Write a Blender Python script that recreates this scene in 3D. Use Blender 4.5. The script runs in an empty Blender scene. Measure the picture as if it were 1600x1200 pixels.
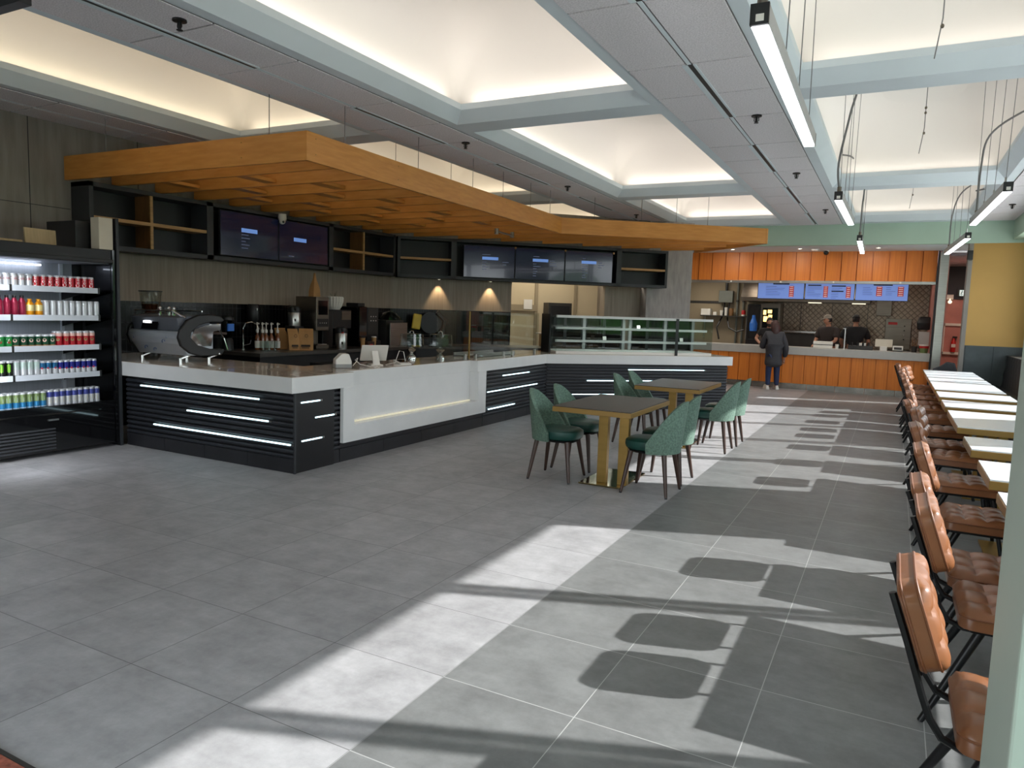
import bpy, bmesh, math, random
from mathutils import Vector, Matrix, Euler
C = bpy.context.scene.collection
SC = bpy.context.scene
PI = math.pi
R = math.radians
random.seed(7)

# ------------------------------------------------------------------ camera
yaw, pit, rol, FPX, EYE = 0.482294, 0.1013816, 0.0321126, 1128.77, 1.578
_f = Vector((-math.sin(yaw)*math.cos(pit), math.cos(yaw)*math.cos(pit), -math.sin(pit)))
_r = Vector((math.cos(yaw), math.sin(yaw), 0)); _u = _r.cross(_f)
_r2 = math.cos(rol)*_r + math.sin(rol)*_u
_u2 = -math.sin(rol)*_r + math.cos(rol)*_u
cam_data = bpy.data.cameras.new('camera'); cam = bpy.data.objects.new('camera', cam_data); C.objects.link(cam)
cam.matrix_world = Matrix(((_r2.x, _u2.x, -_f.x, 0), (_r2.y, _u2.y, -_f.y, 0), (_r2.z, _u2.z, -_f.z, EYE), (0, 0, 0, 1)))
cam_data.sensor_width = 36; cam_data.lens = 36*FPX/1600; cam_data.clip_start = 0.05; cam_data.clip_end = 200
SC.camera = cam

# ------------------------------------------------------------------ world, sun, exposure
SC.view_settings.view_transform = 'Standard'; SC.view_settings.look = 'None'
SC.view_settings.gamma = 1; SC.view_settings.use_curve_mapping = False
SC.view_settings.exposure = 0.1
SC.cycles.caustics_reflective = False; SC.cycles.caustics_refractive = False
SC.cycles.sample_clamp_indirect = 6.0
SC.cycles.max_bounces = 8; SC.cycles.transparent_max_bounces = 16
w = bpy.data.worlds.new('sky'); SC.world = w; w.use_nodes = True
nt = w.node_tree; bg = nt.nodes['Background']
geo = nt.nodes.new('ShaderNodeTexCoord'); sep = nt.nodes.new('ShaderNodeSeparateXYZ'); ramp = nt.nodes.new('ShaderNodeValToRGB')
mr = nt.nodes.new('ShaderNodeMapRange'); mr.inputs[1].default_value = -0.25; mr.inputs[2].default_value = 0.8
nt.links.new(geo.outputs['Generated'], sep.inputs[0]); nt.links.new(sep.outputs[2], mr.inputs[0]); nt.links.new(mr.outputs[0], ramp.inputs[0])
ramp.color_ramp.elements[0].color = (0.30, 0.31, 0.31, 1); ramp.color_ramp.elements[0].position = 0.20
ramp.color_ramp.elements[1].color = (0.76, 0.88, 1.0, 1); ramp.color_ramp.elements[1].position = 0.9
e = ramp.color_ramp.elements.new(0.26); e.color = (0.92, 0.96, 1.0, 1)
nt.links.new(ramp.outputs[0], bg.inputs[0]); bg.inputs[1].default_value = 4.3
SUN_AZ, SUN_EL = R(21.06), R(32.6)
def light(name, kind, loc, energy, color=(1, 1, 1), rot=None, to=None, **kw):
    d = bpy.data.lights.new(name, kind); o = bpy.data.objects.new(name, d); C.objects.link(o)
    d.energy = energy; d.color = color; o.location = loc
    if to is not None: o.rotation_euler = (Vector(to)-Vector(loc)).to_track_quat('-Z', 'Y').to_euler()
    elif rot is not None: o.rotation_euler = rot
    for k, v in kw.items(): setattr(d, k, v)
    return o
sdir = Vector((math.cos(SUN_AZ)*math.cos(SUN_EL), math.sin(SUN_AZ)*math.cos(SUN_EL), math.sin(SUN_EL)))
light('sun', 'SUN', sdir*30, 9.6, (1.0, 0.985, 0.965), to=(0, 0, 0), angle=R(0.6))
COVE = []      # cove lamps are made together with the ceiling coffers below
for nm, loc, rot, sx, sy in (('portal_side', (2.26, 7.5, 1.9), (0, R(90), 0), 2.6, 16.5), ('portal_front', (-2.3, -1.45, 1.2), (R(90), 0, 0), 3.0, 2.4)):
    p = light(nm, 'AREA', loc, 1.0, rot=rot, shape='RECTANGLE', size=sx, size_y=sy)
    p.data.cycles.is_portal = True

# ------------------------------------------------------------------ materials
def lin(c):
    return tuple(((x/255)/12.92 if x/255 <= 0.04045 else ((x/255+0.055)/1.055)**2.4) for x in c)
MATS = {}
def mat(name, c, rough=0.5, metal=0.0, n=None, stretch=(1, 1, 1), bump=0.0, emit=0.0, spec=0.5, coat=0.0, c2=None, alpha=1.0, det=4.0, ec=None):
    """principled material; n = (scale, amount) adds procedural noise variation; c, c2 in sRGB 0-255"""
    m = bpy.data.materials.new(name); m.use_nodes = True; t = m.node_tree; b = t.nodes['Principled BSDF']
    b.inputs['Roughness'].default_value = rough; b.inputs['Metallic'].default_value = metal
    b.inputs['Specular IOR Level'].default_value = spec; b.inputs['Coat Weight'].default_value = coat
    col = lin(c); b.inputs['Base Color'].default_value = (*col, 1)
    if n:
        tc = t.nodes.new('ShaderNodeTexCoord'); mp = t.nodes.new('ShaderNodeMapping'); mp.inputs['Scale'].default_value = stretch
        nz = t.nodes.new('ShaderNodeTexNoise'); nz.inputs['Scale'].default_value = n[0]; nz.inputs['Detail'].default_value = det
        rp = t.nodes.new('ShaderNodeValToRGB')
        a = lin(c2) if c2 else tuple(x*(1-n[1]) for x in col); bb = col if c2 else tuple(min(1, x*(1+n[1])) for x in col)
        rp.color_ramp.elements[0].color = (*a, 1); rp.color_ramp.elements[0].position = 0.3
        rp.color_ramp.elements[1].color = (*bb, 1); rp.color_ramp.elements[1].position = 0.7
        t.links.new(tc.outputs['Object'], mp.inputs[0]); t.links.new(mp.outputs[0], nz.inputs[0]); t.links.new(nz.outputs[0], rp.inputs[0]); t.links.new(rp.outputs[0], b.inputs['Base Color'])
        if bump:
            bp = t.nodes.new('ShaderNodeBump'); bp.inputs['Strength'].default_value = bump; bp.inputs['Distance'].default_value = 0.01
            t.links.new(nz.outputs[0], bp.inputs['Height']); t.links.new(bp.outputs[0], b.inputs['Normal'])
    if emit:
        b.inputs['Emission Color'].default_value = (*(lin(ec) if ec else col), 1); b.inputs['Emission Strength'].default_value = emit
    m.diffuse_color = (*col, 1); MATS[name] = m
    return m
def glassmat(name, tint, gloss=0.9, rough=0.0, base=0.04):
    m = bpy.data.materials.new(name); m.use_nodes = True; t = m.node_tree; t.nodes.clear()
    o = t.nodes.new('ShaderNodeOutputMaterial'); mx = t.nodes.new('ShaderNodeMixShader'); tr = t.nodes.new('ShaderNodeBsdfTransparent'); gl = t.nodes.new('ShaderNodeBsdfGlossy')
    lw = t.nodes.new('ShaderNodeLayerWeight'); lw.inputs[0].default_value = .5
    pw = t.nodes.new('ShaderNodeMath'); pw.operation = 'POWER'; pw.inputs[1].default_value = 5; t.links.new(lw.outputs['Facing'], pw.inputs[0])
    ma = t.nodes.new('ShaderNodeMath'); ma.operation = 'MULTIPLY_ADD'; ma.inputs[1].default_value = .9; ma.inputs[2].default_value = base; t.links.new(pw.outputs[0], ma.inputs[0])
    tr.inputs[0].default_value = (*tint, 1); gl.inputs['Roughness'].default_value = rough; gl.inputs[0].default_value = (gloss, gloss, gloss, 1)
    t.links.new(ma.outputs[0], mx.inputs[0]); t.links.new(tr.outputs[0], mx.inputs[1]); t.links.new(gl.outputs[0], mx.inputs[2]); t.links.new(mx.outputs[0], o.inputs[0])
    MATS[name] = m; return m
def floor_mat():
    m = bpy.data.materials.new('floor_tile'); m.use_nodes = True; t = m.node_tree; b = t.nodes['Principled BSDF']; N = t.nodes.new; L = t.links.new
    tc = N('ShaderNodeTexCoord'); sp = N('ShaderNodeSeparateXYZ'); L(tc.outputs['Object'], sp.inputs[0])
    def mth(op, a, bb=None):
        q = N('ShaderNodeMath'); q.operation = op
        for i, v in enumerate((a, bb)):
            if v is None: continue
            if isinstance(v, (int, float)): q.inputs[i].default_value = v
            else: L(v, q.inputs[i])
        return q.outputs[0]
    T = 0.6085
    fx = mth('FRACT', mth('DIVIDE', mth('ADD', sp.outputs[0], 1.602+T*60), T)); fy = mth('FRACT', mth('DIVIDE', mth('ADD', sp.outputs[1], -1.903+T*60), T))
    dx = mth('MINIMUM', fx, mth('SUBTRACT', 1.0, fx)); dy = mth('MINIMUM', fy, mth('SUBTRACT', 1.0, fy))
    gr = mth('LESS_THAN', mth('MINIMUM', dx, dy), 0.0032)
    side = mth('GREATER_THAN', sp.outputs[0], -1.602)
    ix = mth('FLOOR', mth('DIVIDE', mth('ADD', sp.outputs[0], 1.602+T*60), T)); iy = mth('FLOOR', mth('DIVIDE', mth('ADD', sp.outputs[1], -1.903+T*60), T))
    cb = N('ShaderNodeCombineXYZ'); L(ix, cb.inputs[0]); L(iy, cb.inputs[1])
    wn = N('ShaderNodeTexWhiteNoise'); L(cb.outputs[0], wn.inputs[0])
    mp = N('ShaderNodeVectorMath'); mp.operation = 'MULTIPLY_ADD'; mp.inputs[1].default_value = (1, 1, 1); L(tc.outputs['Object'], mp.inputs[0])
    off = N('ShaderNodeVectorMath'); off.operation = 'SCALE'; off.inputs[3].default_value = 17.0; L(wn.outputs[1], off.inputs[0]); L(off.outputs[0], mp.inputs[2])
    n1 = N('ShaderNodeTexNoise'); n1.inputs['Scale'].default_value = 4.5; n1.inputs['Detail'].default_value = 10; n1.inputs['Roughness'].default_value = 0.74; L(mp.outputs[0], n1.inputs[0])
    st = N('ShaderNodeMapping'); st.inputs['Scale'].default_value = (3, 26, 1); L(mp.outputs[0], st.inputs[0])
    n2 = N('ShaderNodeTexNoise'); n2.inputs['Scale'].default_value = 1.0; n2.inputs['Detail'].default_value = 6; L(st.outputs[0], n2.inputs[0])
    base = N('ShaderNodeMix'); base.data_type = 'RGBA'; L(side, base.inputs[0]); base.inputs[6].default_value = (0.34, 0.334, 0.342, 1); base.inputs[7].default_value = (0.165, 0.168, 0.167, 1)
    v = mth('ADD', mth('ADD', mth('MULTIPLY', n1.outputs[0], 1.25), mth('MULTIPLY', n2.outputs[0], 0.22)), mth('ADD', 0.23, mth('MULTIPLY', wn.outputs[0], 0.08)))
    hs = N('ShaderNodeVectorMath'); hs.operation = 'SCALE'; L(base.outputs[2], hs.inputs[0]); L(v, hs.inputs[3])
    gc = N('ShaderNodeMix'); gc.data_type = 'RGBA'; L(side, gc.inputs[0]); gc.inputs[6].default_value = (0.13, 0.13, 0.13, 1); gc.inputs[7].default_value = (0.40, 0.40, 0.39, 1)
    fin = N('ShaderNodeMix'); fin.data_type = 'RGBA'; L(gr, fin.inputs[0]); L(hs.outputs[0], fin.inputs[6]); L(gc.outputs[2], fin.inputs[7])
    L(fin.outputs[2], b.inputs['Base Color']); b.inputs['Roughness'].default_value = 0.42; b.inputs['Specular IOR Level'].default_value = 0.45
    bp = N('ShaderNodeBump'); bp.inputs['Strength'].default_value = 0.06; bp.inputs['Distance'].default_value = 0.004; L(n1.outputs[0], bp.inputs['Height']); L(bp.outputs[0], b.inputs['Normal'])
    MATS['floor_tile'] = m; return m
floor_mat()
def grid_mat(name, c, g, sx, sz, lw, rough=0.3, n=0.15, spec=0.5):
    """small tiles with grout lines on any vertical face (along = object X+Y, up = object Z)"""
    m = mat(name, c, rough, spec=spec); t = m.node_tree; b = t.nodes['Principled BSDF']; N = t.nodes.new; L = t.links.new
    tc = N('ShaderNodeTexCoord'); sp = N('ShaderNodeSeparateXYZ'); L(tc.outputs['Object'], sp.inputs[0])
    def mth(op, a, bb):
        q = N('ShaderNodeMath'); q.operation = op
        for i, vv in enumerate((a, bb)):
            if isinstance(vv, (int, float)): q.inputs[i].default_value = vv
            else: L(vv, q.inputs[i])
        return q.outputs[0]
    s = mth('ADD', sp.outputs[0], sp.outputs[1])
    fx = mth('FRACT', mth('DIVIDE', mth('ADD', s, 100.0), sx), 0); fz = mth('FRACT', mth('DIVIDE', mth('ADD', sp.outputs[2], 10.0), sz), 0)
    g1 = mth('MAXIMUM', mth('LESS_THAN', fx, lw/sx), mth('LESS_THAN', fz, lw/sz))
    mx = N('ShaderNodeMix'); mx.data_type = 'RGBA'; L(g1, mx.inputs[0]); mx.inputs[6].default_value = (*lin(c), 1); mx.inputs[7].default_value = (*lin(g), 1)
    L(mx.outputs[2], b.inputs['Base Color']); return m

mat('white_paint', (214, 224, 230), 0.6, n=(2, .03))
mat('ceiling_tile', (222, 218, 222), 0.9, n=(90, .16), det=2, bump=.3)
mat('tile_gap', (112, 110, 112), 0.9)
mat('vault', (228, 225, 220), 0.8)
mat('green_paint', (176, 200, 182), 0.6, n=(3, .02))
mat('post_paint', (176, 190, 178), 0.55, n=(3, .03))
mat('yellow_paint', (186, 146, 78), 0.6, n=(2, .03))
mat('concrete', (150, 144, 137), 0.75, n=(3.0, .25), stretch=(4, 4, .5), bump=.15, c2=(126, 120, 114), det=9)
mat('greywood', (160, 148, 132), 0.6, n=(2.2, .3), stretch=(14, 14, .6), bump=.12, c2=(138, 126, 112), det=8)
mat('column_stone', (178, 172, 168), 0.7, n=(5, .2), stretch=(3, 3, .7), c2=(152, 147, 144), det=9)
mat('maple', (216, 150, 74), 0.45, n=(3, .2), stretch=(1.2, 1.2, 9), c2=(198, 130, 56), det=8)
mat('lightwood', (186, 146, 96), 0.5, n=(4, .2), stretch=(1, 1, 8), det=6)
mat('midwood', (120, 84, 46), 0.5, n=(4, .2), stretch=(8, 8, 1), det=6)
mat('black_lam', (22, 22, 25), 0.45, n=(6, .15))
mat('black_frame', (50, 52, 56), 0.5, n=(6, .1))
mat('slat_black', (40, 42, 48), 0.45, n=(5, .15))
mat('kick_tile', (38, 38, 42), 0.35, n=(5, .2))
mat('quartz', (226, 226, 226), 0.22, n=(4, .03), coat=.2)
mat('quartz_top', (214, 200, 184), 0.16, n=(3, .08), coat=.3, c2=(196, 180, 164), det=8)
mat('dark_counter', (70, 66, 62), 0.35, n=(8, .12))
grid_mat('black_tile', (13, 13, 15), (70, 70, 72), 0.068, 0.205, 0.003, rough=.16, spec=.22)
mat('black_plastic', (18, 18, 19), 0.4, n=(9, .1))
mat('black_gloss', (10, 10, 12), 0.08, n=(3, .1), coat=.5)
mat('gunmetal', (58, 56, 54), 0.45, n=(4, .15), metal=.3)
mat('steel', (176, 174, 170), 0.28, 1.0, n=(3, .08), stretch=(1, 1, 14))
mat('dark_steel', (120, 112, 102), 0.35, 1.0, n=(3, .1), stretch=(1, 1, 10))
mat('chrome', (215, 215, 215), 0.06, 1.0)
mat('film_dark', (98, 102, 110), 0.4, 0.2, n=(5, .1))
mat('film_steel', (170, 176, 184), 0.32, 0.35, n=(3, .08))
mat('film_mark', (40, 70, 120), 0.5, n=(20, .1))
mat('rail_white', (246, 246, 243), 0.3, n=(9, .01))
mat('lawn', (86, 120, 58), 0.9, n=(3, .3))
mat('white_plastic', (228, 224, 218), 0.35, n=(9, .02))
mat('grey_plastic', (150, 150, 150), 0.4, n=(9, .05))
mat('gold', (176, 142, 80), 0.28, 0.75, n=(2, .08), stretch=(1, 1, 10))
mat('gold_polished', (170, 150, 110), 0.08, 1.0)
mat('gold_paint', (150, 118, 62), 0.35, 0.25, n=(2, .06))
mat('table_dark', (60, 54, 50), 0.35, n=(6, .12), stretch=(1, 5, 1))
mat('table_white', (232, 236, 240), 0.25, n=(3, .02), coat=.3)
mat('green_fabric', (98, 122, 108), 0.85, n=(60, .28), bump=.4, det=3)
mat('green_leather', (26, 70, 62), 0.38, n=(14, .15))
mat('walnut', (66, 46, 38), 0.35, n=(6, .2), stretch=(6, 6, 1))
mat('tan_leather', (136, 86, 52), 0.36, n=(5, .14), bump=.06, c2=(114, 70, 42))
mat('tan_piping', (112, 66, 38), 0.4, n=(9, .1))
mat('black_metal', (20, 20, 22), 0.38, n=(9, .1), metal=.3)
mat('banquette', (34, 36, 40), 0.45, n=(12, .15))
mat('wainscot', (74, 82, 84), 0.4, n=(5, .15), c2=(60, 67, 69))
mat('orange_lam', (222, 130, 44), 0.42, n=(2.4, .2), stretch=(14, 14, .5), c2=(204, 110, 32), det=7)
mat('orange_dark', (120, 54, 16), 0.5, n=(3, .1))
mat('kick_metal', (150, 146, 138), 0.25, 0.9, n=(6, .2))
mat('counter_grey', (178, 176, 172), 0.35, n=(6, .04))
mat('cream_wall', (196, 180, 150), 0.7, n=(2, .03))
mat('cream_dark', (150, 136, 112), 0.7, n=(2, .03))
mat('salmon_wall', (190, 130, 122), 0.6, n=(3, .1))
mat('mauve_ceiling', (150, 138, 146), 0.8, n=(3, .05))
mat('navy_band', (40, 44, 54), 0.6, n=(3, .05))
mat('red', (190, 34, 34), 0.4, n=(9, .1))
mat('paper_white', (225, 222, 214), 0.8, n=(9, .04))
mat('kraft', (178, 134, 84), 0.75, n=(8, .12), bump=.2)
mat('ink', (60, 46, 40), 0.8)
mat('amber', (120, 62, 26), 0.2, n=(6, .15), coat=.5)
mat('brown_liquid', (70, 36, 20), 0.2, n=(6, .15), coat=.3)
mat('plywood', (196, 172, 134), 0.7, n=(5, .1), stretch=(1, 8, 1))
mat('carton_white', (214, 206, 190), 0.8, n=(5, .05))
mat('fridge_white', (205, 210, 218), 0.4, n=(3, .03))
mat('fridge_back', (168, 172, 180), 0.45, n=(60, .06), stretch=(1, 1, .02))
mat('mat_red', (150, 84, 66), 0.95, n=(40, .4), bump=.6)
mat('cable_grey', (120, 120, 120), 0.6, n=(30, .05))
mat('wire', (120, 122, 124), 0.4, .6, n=(30, .05))
mat('lamp_glow', (255, 255, 255), 0.5, emit=7.0, ec=(250, 252, 255))
mat('led_glow', (225, 246, 252), 0.5, emit=2.6, ec=(205, 240, 250))
mat('fridge_glow', (255, 255, 255), 0.5, emit=6.0, ec=(232, 240, 255))
mat('ledge_strip', (240, 232, 206), 0.5, emit=.25, ec=(250, 240, 210))
mat('strip_warm', (250, 240, 210), 0.5, emit=1.2, ec=(250, 240, 210))
mat('screen_dark', (14, 16, 28), 0.12, n=(1.2, .5), emit=.05, ec=(60, 70, 120), coat=.3)
mat('screen_bar', (120, 160, 230), 0.4, emit=.45, ec=(120, 160, 235))
mat('screen_text', (110, 120, 150), 0.4, emit=.12, ec=(130, 140, 180))
mat('screen_blue', (96, 130, 225), 0.3, emit=.42, ec=(140, 170, 240))
mat('menu_ink', (16, 18, 34), 0.4)
mat('menu_text', (60, 80, 150), 0.4, emit=.12, ec=(70, 90, 170))
mat('menu_red', (190, 50, 50), 0.4, emit=.22, ec=(215, 60, 60))
mat('menu_pale', (236, 206, 206), 0.4, emit=.4, ec=(240, 210, 210))
mat('exit_green', (20, 46, 46), 0.4)
mat('exit_white', (220, 240, 235), 0.4, emit=.7, ec=(220, 245, 238))
mat('oven_glow', (255, 214, 130), 0.5, emit=3.5, ec=(255, 200, 110))
mat('skin', (172, 122, 98), 0.55, n=(9, .06))
mat('jacket', (52, 52, 58), 0.7, n=(14, .12), bump=.2)
mat('jeans', (36, 48, 82), 0.85, n=(30, .12))
mat('hair_auburn', (58, 28, 25), 0.5, n=(10, .3), stretch=(6, 6, 1), bump=.4)
mat('hair_dark', (26, 20, 18), 0.5, n=(10, .2))
mat('shirt_brown', (42, 34, 33), 0.8, n=(14, .1))
mat('shirt_black', (20, 20, 23), 0.85, n=(14, .1))
mat('shoe_white', (214, 210, 204), 0.6, n=(9, .05))
mat('trousers', (28, 28, 32), 0.85, n=(14, .1))
mat('cap_grey', (150, 140, 128), 0.8, n=(14, .1))
mat('brick_ground', (226, 220, 212), 0.9, n=(4, .2))
mat('foliage', (58, 96, 44), 0.8, n=(6, .4), bump=.5)
mat('trunk', (74, 58, 44), 0.9, n=(6, .3))
mat('yellow_plastic', (206, 178, 60), 0.5, n=(6, .15))
mat('box_grey', (104, 108, 100), 0.5, n=(6, .08))
mat('bottle_blue', (50, 110, 190), 0.35, n=(6, .2), emit=.08, ec=(60, 120, 220))
glassmat('glass', (0.90, 0.93, 0.92)); glassmat('glass_dark', (0.50, 0.52, 0.50)); glassmat('thin_glass', (0.86, 0.88, 0.88), gloss=.75, base=.09); glassmat('door_glass', (0.22, 0.23, 0.23), base=.07); glassmat('pane', (0.97, 0.98, 0.98), gloss=.5)
glassmat('mirror_dark', (0.16, 0.17, 0.18), gloss=.9)
# diamond-quilted stainless wall of the kitchen
def quilt_mat():
    m = mat('quilted_steel', (132, 116, 102), 0.34, .85); t = m.node_tree; b = t.nodes['Principled BSDF']; N = t.nodes.new; L = t.links.new
    tc = N('ShaderNodeTexCoord'); mp = N('ShaderNodeMapping'); mp.inputs['Rotation'].default_value = (0, R(45), 0); L(tc.outputs['Object'], mp.inputs[0])
    sp = N('ShaderNodeSeparateXYZ'); L(mp.outputs[0], sp.inputs[0]); hs = []
    for i in (0, 2):
        a = N('ShaderNodeMath'); a.operation = 'PINGPONG'; L(sp.outputs[i], a.inputs[0]); a.inputs[1].default_value = 0.05; hs.append(a.outputs[0])
    mi = N('ShaderNodeMath'); mi.operation = 'MINIMUM'; L(hs[0], mi.inputs[0]); L(hs[1], mi.inputs[1])
    cr = N('ShaderNodeValToRGB'); L(mi.outputs[0], cr.inputs[0]); cr.color_ramp.elements[0].color = (*lin((92, 80, 70)), 1); cr.color_ramp.elements[0].position = 0.002
    cr.color_ramp.elements[1].color = (*lin((140, 124, 108)), 1); cr.color_ramp.elements[1].position = 0.014; L(cr.outputs[0], b.inputs['Base Color'])
    bp = N('ShaderNodeBump'); bp.inputs['Strength'].default_value = .8; bp.inputs['Distance'].default_value = .05; L(mi.outputs[0], bp.inputs['Height']); L(bp.outputs[0], b.inputs['Normal'])
quilt_mat()

# ------------------------------------------------------------------ mesh building
class MB:
    def __init__(s): s.v = []; s.f = []; s.m = []
    def add(s, vs, fs, mi=0):
        k = len(s.v); s.v += [tuple(p) for p in vs]; s.f += [tuple(i+k for i in f) for f in fs]; s.m += [mi]*len(fs); return s
    def box(s, x0, y0, z0, x1, y1, z1, mi=0):
        x0, x1 = sorted((x0, x1)); y0, y1 = sorted((y0, y1)); z0, z1 = sorted((z0, z1))
        return s.add([(x0, y0, z0), (x1, y0, z0), (x1, y1, z0), (x0, y1, z0), (x0, y0, z1), (x1, y0, z1), (x1, y1, z1), (x0, y1, z1)],
                     [(0, 3, 2, 1), (4, 5, 6, 7), (0, 1, 5, 4), (1, 2, 6, 5), (2, 3, 7, 6), (3, 0, 4, 7)], mi)
    def cbox(s, c, d, rot=None, mi=0):
        k = len(s.v); s.box(-d[0]/2, -d[1]/2, -d[2]/2, d[0]/2, d[1]/2, d[2]/2, mi)
        M_ = Matrix.Translation(c) @ (rot.to_matrix().to_4x4() if rot is not None else Matrix())
        s.xf(M_, k); return s
    def xf(s, M_, k=0):
        for i in range(k, len(s.v)): s.v[i] = tuple(M_ @ Vector(s.v[i]))
        return s
    def prism(s, poly, z0, z1, mi=0):
        n = len(poly); area = sum(poly[i][0]*poly[(i+1) % n][1]-poly[(i+1) % n][0]*poly[i][1] for i in range(n))
        if area < 0: poly = poly[::-1]
        vs = [(x, y, z0) for x, y in poly]+[(x, y, z1) for x, y in poly]
        fs = [tuple(range(n))[::-1], tuple(range(n, 2*n))]+[(i, (i+1) % n, n+(i+1) % n, n+i) for i in range(n)]
        return s.add(vs, fs, mi)
    def tube(s, pts, r, n=8, mi=0, closed=False):
        P = [Vector(p) for p in pts]; rs = r if isinstance(r, (list, tuple)) else [r]*len(P); k = len(P); vs = []; up = None
        for i in range(k):
            t = (P[(i+1) % k]-P[i-1]) if closed else (P[min(i+1, k-1)]-P[max(i-1, 0)]); t.normalize()
            if up is None: up = Vector((0, 0, 1)) if abs(t.z) < .9 else Vector((1, 0, 0))
            a = t.cross(up); a.normalize(); up = a.cross(t); up.normalize()
            for j in range(n):
                q = 2*PI*j/n+PI/n; vs.append(P[i]+a*math.cos(q)*rs[i]+up*math.sin(q)*rs[i])
        fs = [(i*n+j, i*n+(j+1) % n, ((i+1) % k)*n+(j+1) % n, ((i+1) % k)*n+j) for i in range(k if closed else k-1) for j in range(n)]
        if not closed: fs += [tuple(range(n))[::-1], tuple((k-1)*n+j for j in range(n))]
        return s.add(vs, fs, mi)
    def lathe(s, prof, c=(0, 0, 0), n=16, mi=0):
        vs = [(c[0]+r*math.cos(2*PI*j/n), c[1]+r*math.sin(2*PI*j/n), c[2]+z) for r, z in prof for j in range(n)]; k = len(prof)
        fs = [(i*n+j, i*n+(j+1) % n, (i+1)*n+(j+1) % n, (i+1)*n+j) for i in range(k-1) for j in range(n)]
        fs += [tuple(range(n))[::-1], tuple((k-1)*n+j for j in range(n))]
        return s.add(vs, fs, mi)
    def cyl(s, c, r, h, n=12, mi=0): return s.lathe([(r, 0), (r, h)], c, n, mi)
    def loft(s, rings, mi=0, caps=True, closed=True):
        n = len(rings[0]); vs = [p for q in rings for p in q]; k = len(rings)
        fs = [(i*n+j, i*n+(j+1) % n, (i+1)*n+(j+1) % n, (i+1)*n+j) for i in range(k-1) for j in range(n if closed else n-1)]
        if caps: fs += [tuple(range(n))[::-1], tuple((k-1)*n+j for j in range(n))]
        return s.add(vs, fs, mi)
    def ell(s, c, d, n=12, k=8, mi=0, M_=None):
        rings = [[(d[0]*math.sin(PI*i/k)*math.cos(2*PI*j/n), d[1]*math.sin(PI*i/k)*math.sin(2*PI*j/n), -d[2]*math.cos(PI*i/k)) for j in range(n)] for i in range(1, k)]
        q = len(s.v); s.loft(rings, mi); s.xf(Matrix.Translation(c) @ (M_ or Matrix()), q); return s
    def build(s, name, m, parent=None, bevel=0.0, smooth=False, seg=2, label=None, local=False):
        me = bpy.data.meshes.new(name); inv = Matrix()
        if parent is not None and not local: inv = tree_matrix(parent).inverted()
        me.from_pydata([tuple(inv @ Vector(p)) for p in s.v], [], s.f)
        ms = m if isinstance(m, (list, tuple)) else [m]
        for q in ms: me.materials.append(MATS[q])
        me.polygons.foreach_set('material_index', s.m)
        b = bmesh.new(); b.from_mesh(me); bmesh.ops.recalc_face_normals(b, faces=b.faces); b.to_mesh(me); b.free()
        if smooth:
            me.polygons.foreach_set('use_smooth', [True]*len(me.polygons)); me.set_sharp_from_angle(angle=R(40))
        o = bpy.data.objects.new(name, me); C.objects.link(o)
        if parent is not None: o.parent = parent
        if bevel:
            bv = o.modifiers.new('bevel', 'BEVEL'); bv.width = bevel; bv.segments = seg; bv.limit_method = 'ANGLE'; bv.angle_limit = R(35)
        if label: o['label'] = label
        return o
def tree_matrix(o):
    m = Matrix.Translation(o.location) @ o.rotation_euler.to_matrix().to_4x4()
    return tree_matrix(o.parent) @ m if o.parent else m
def tag(o, label, cat, group=None, kind=None):
    o['label'] = label; o['category'] = cat
    if group: o['group'] = group
    if kind: o['kind'] = kind
    return o
def thing(name, label, cat, loc=(0, 0, 0), rz=0.0, group=None):
    o = bpy.data.objects.new(name, None); C.objects.link(o); o.location = loc; o.rotation_euler = (0, 0, rz); o.empty_display_size = .1
    return tag(o, label, cat, group)
def struct(name, mb, m, **kw):
    o = mb.build(name, m, **kw); o['kind'] = 'structure'; return o
def dup(root, loc, rz=None, label=None, group=None, scale=None):
    def cp(o, par):
        c = o.copy(); C.objects.link(c)
        if par is not None: c.parent = par
        for ch in o.children: cp(ch, c)
        return c
    r = cp(root, None); r.location = loc
    if rz is not None: r.rotation_euler = (0, 0, rz)
    if label: r['label'] = label
    if group: r['group'] = group
    return r
D2 = Vector((math.cos(R(43)), math.sin(R(43)), 0)); N2 = Vector((-D2.y, D2.x, 0)); RZ2 = R(43)
def rline(p0, ang, L_, off=0.0):
    d = Vector((math.cos(ang), math.sin(ang), 0)); n_ = Vector((-d.y, d.x, 0)); return Vector(p0)+d*L_+n_*off
def L2(a, z, off=0.0, o=(-4.87, 10.45)):      # point along the third counter direction
    return Vector((o[0], o[1], 0))+D2*a+N2*off+Vector((0, 0, z))
# ------------------------------------------------------------------ the setting
CZ = 3.5
struct('floor', MB().box(-8.7, -3.0, -0.12, 2.35, 22.0, 0.0), 'floor_tile')
o = struct('trim_1', MB().box(-40, -40, -0.4, 60, 60, -0.14), 'brick_ground')
struct('trim_2', MB().box(-4.2, -1.0, 0.0, -1.2, 1.268, 0.012), 'mat_red')
struct('trim_3', MB().box(-4.2, 1.27, 0.0, -1.2, 1.284, 0.014), 'gunmetal')
struct('wall_left', MB().box(-8.6, -3.0, 0, -8.4, 11.0, CZ), 'concrete')
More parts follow.
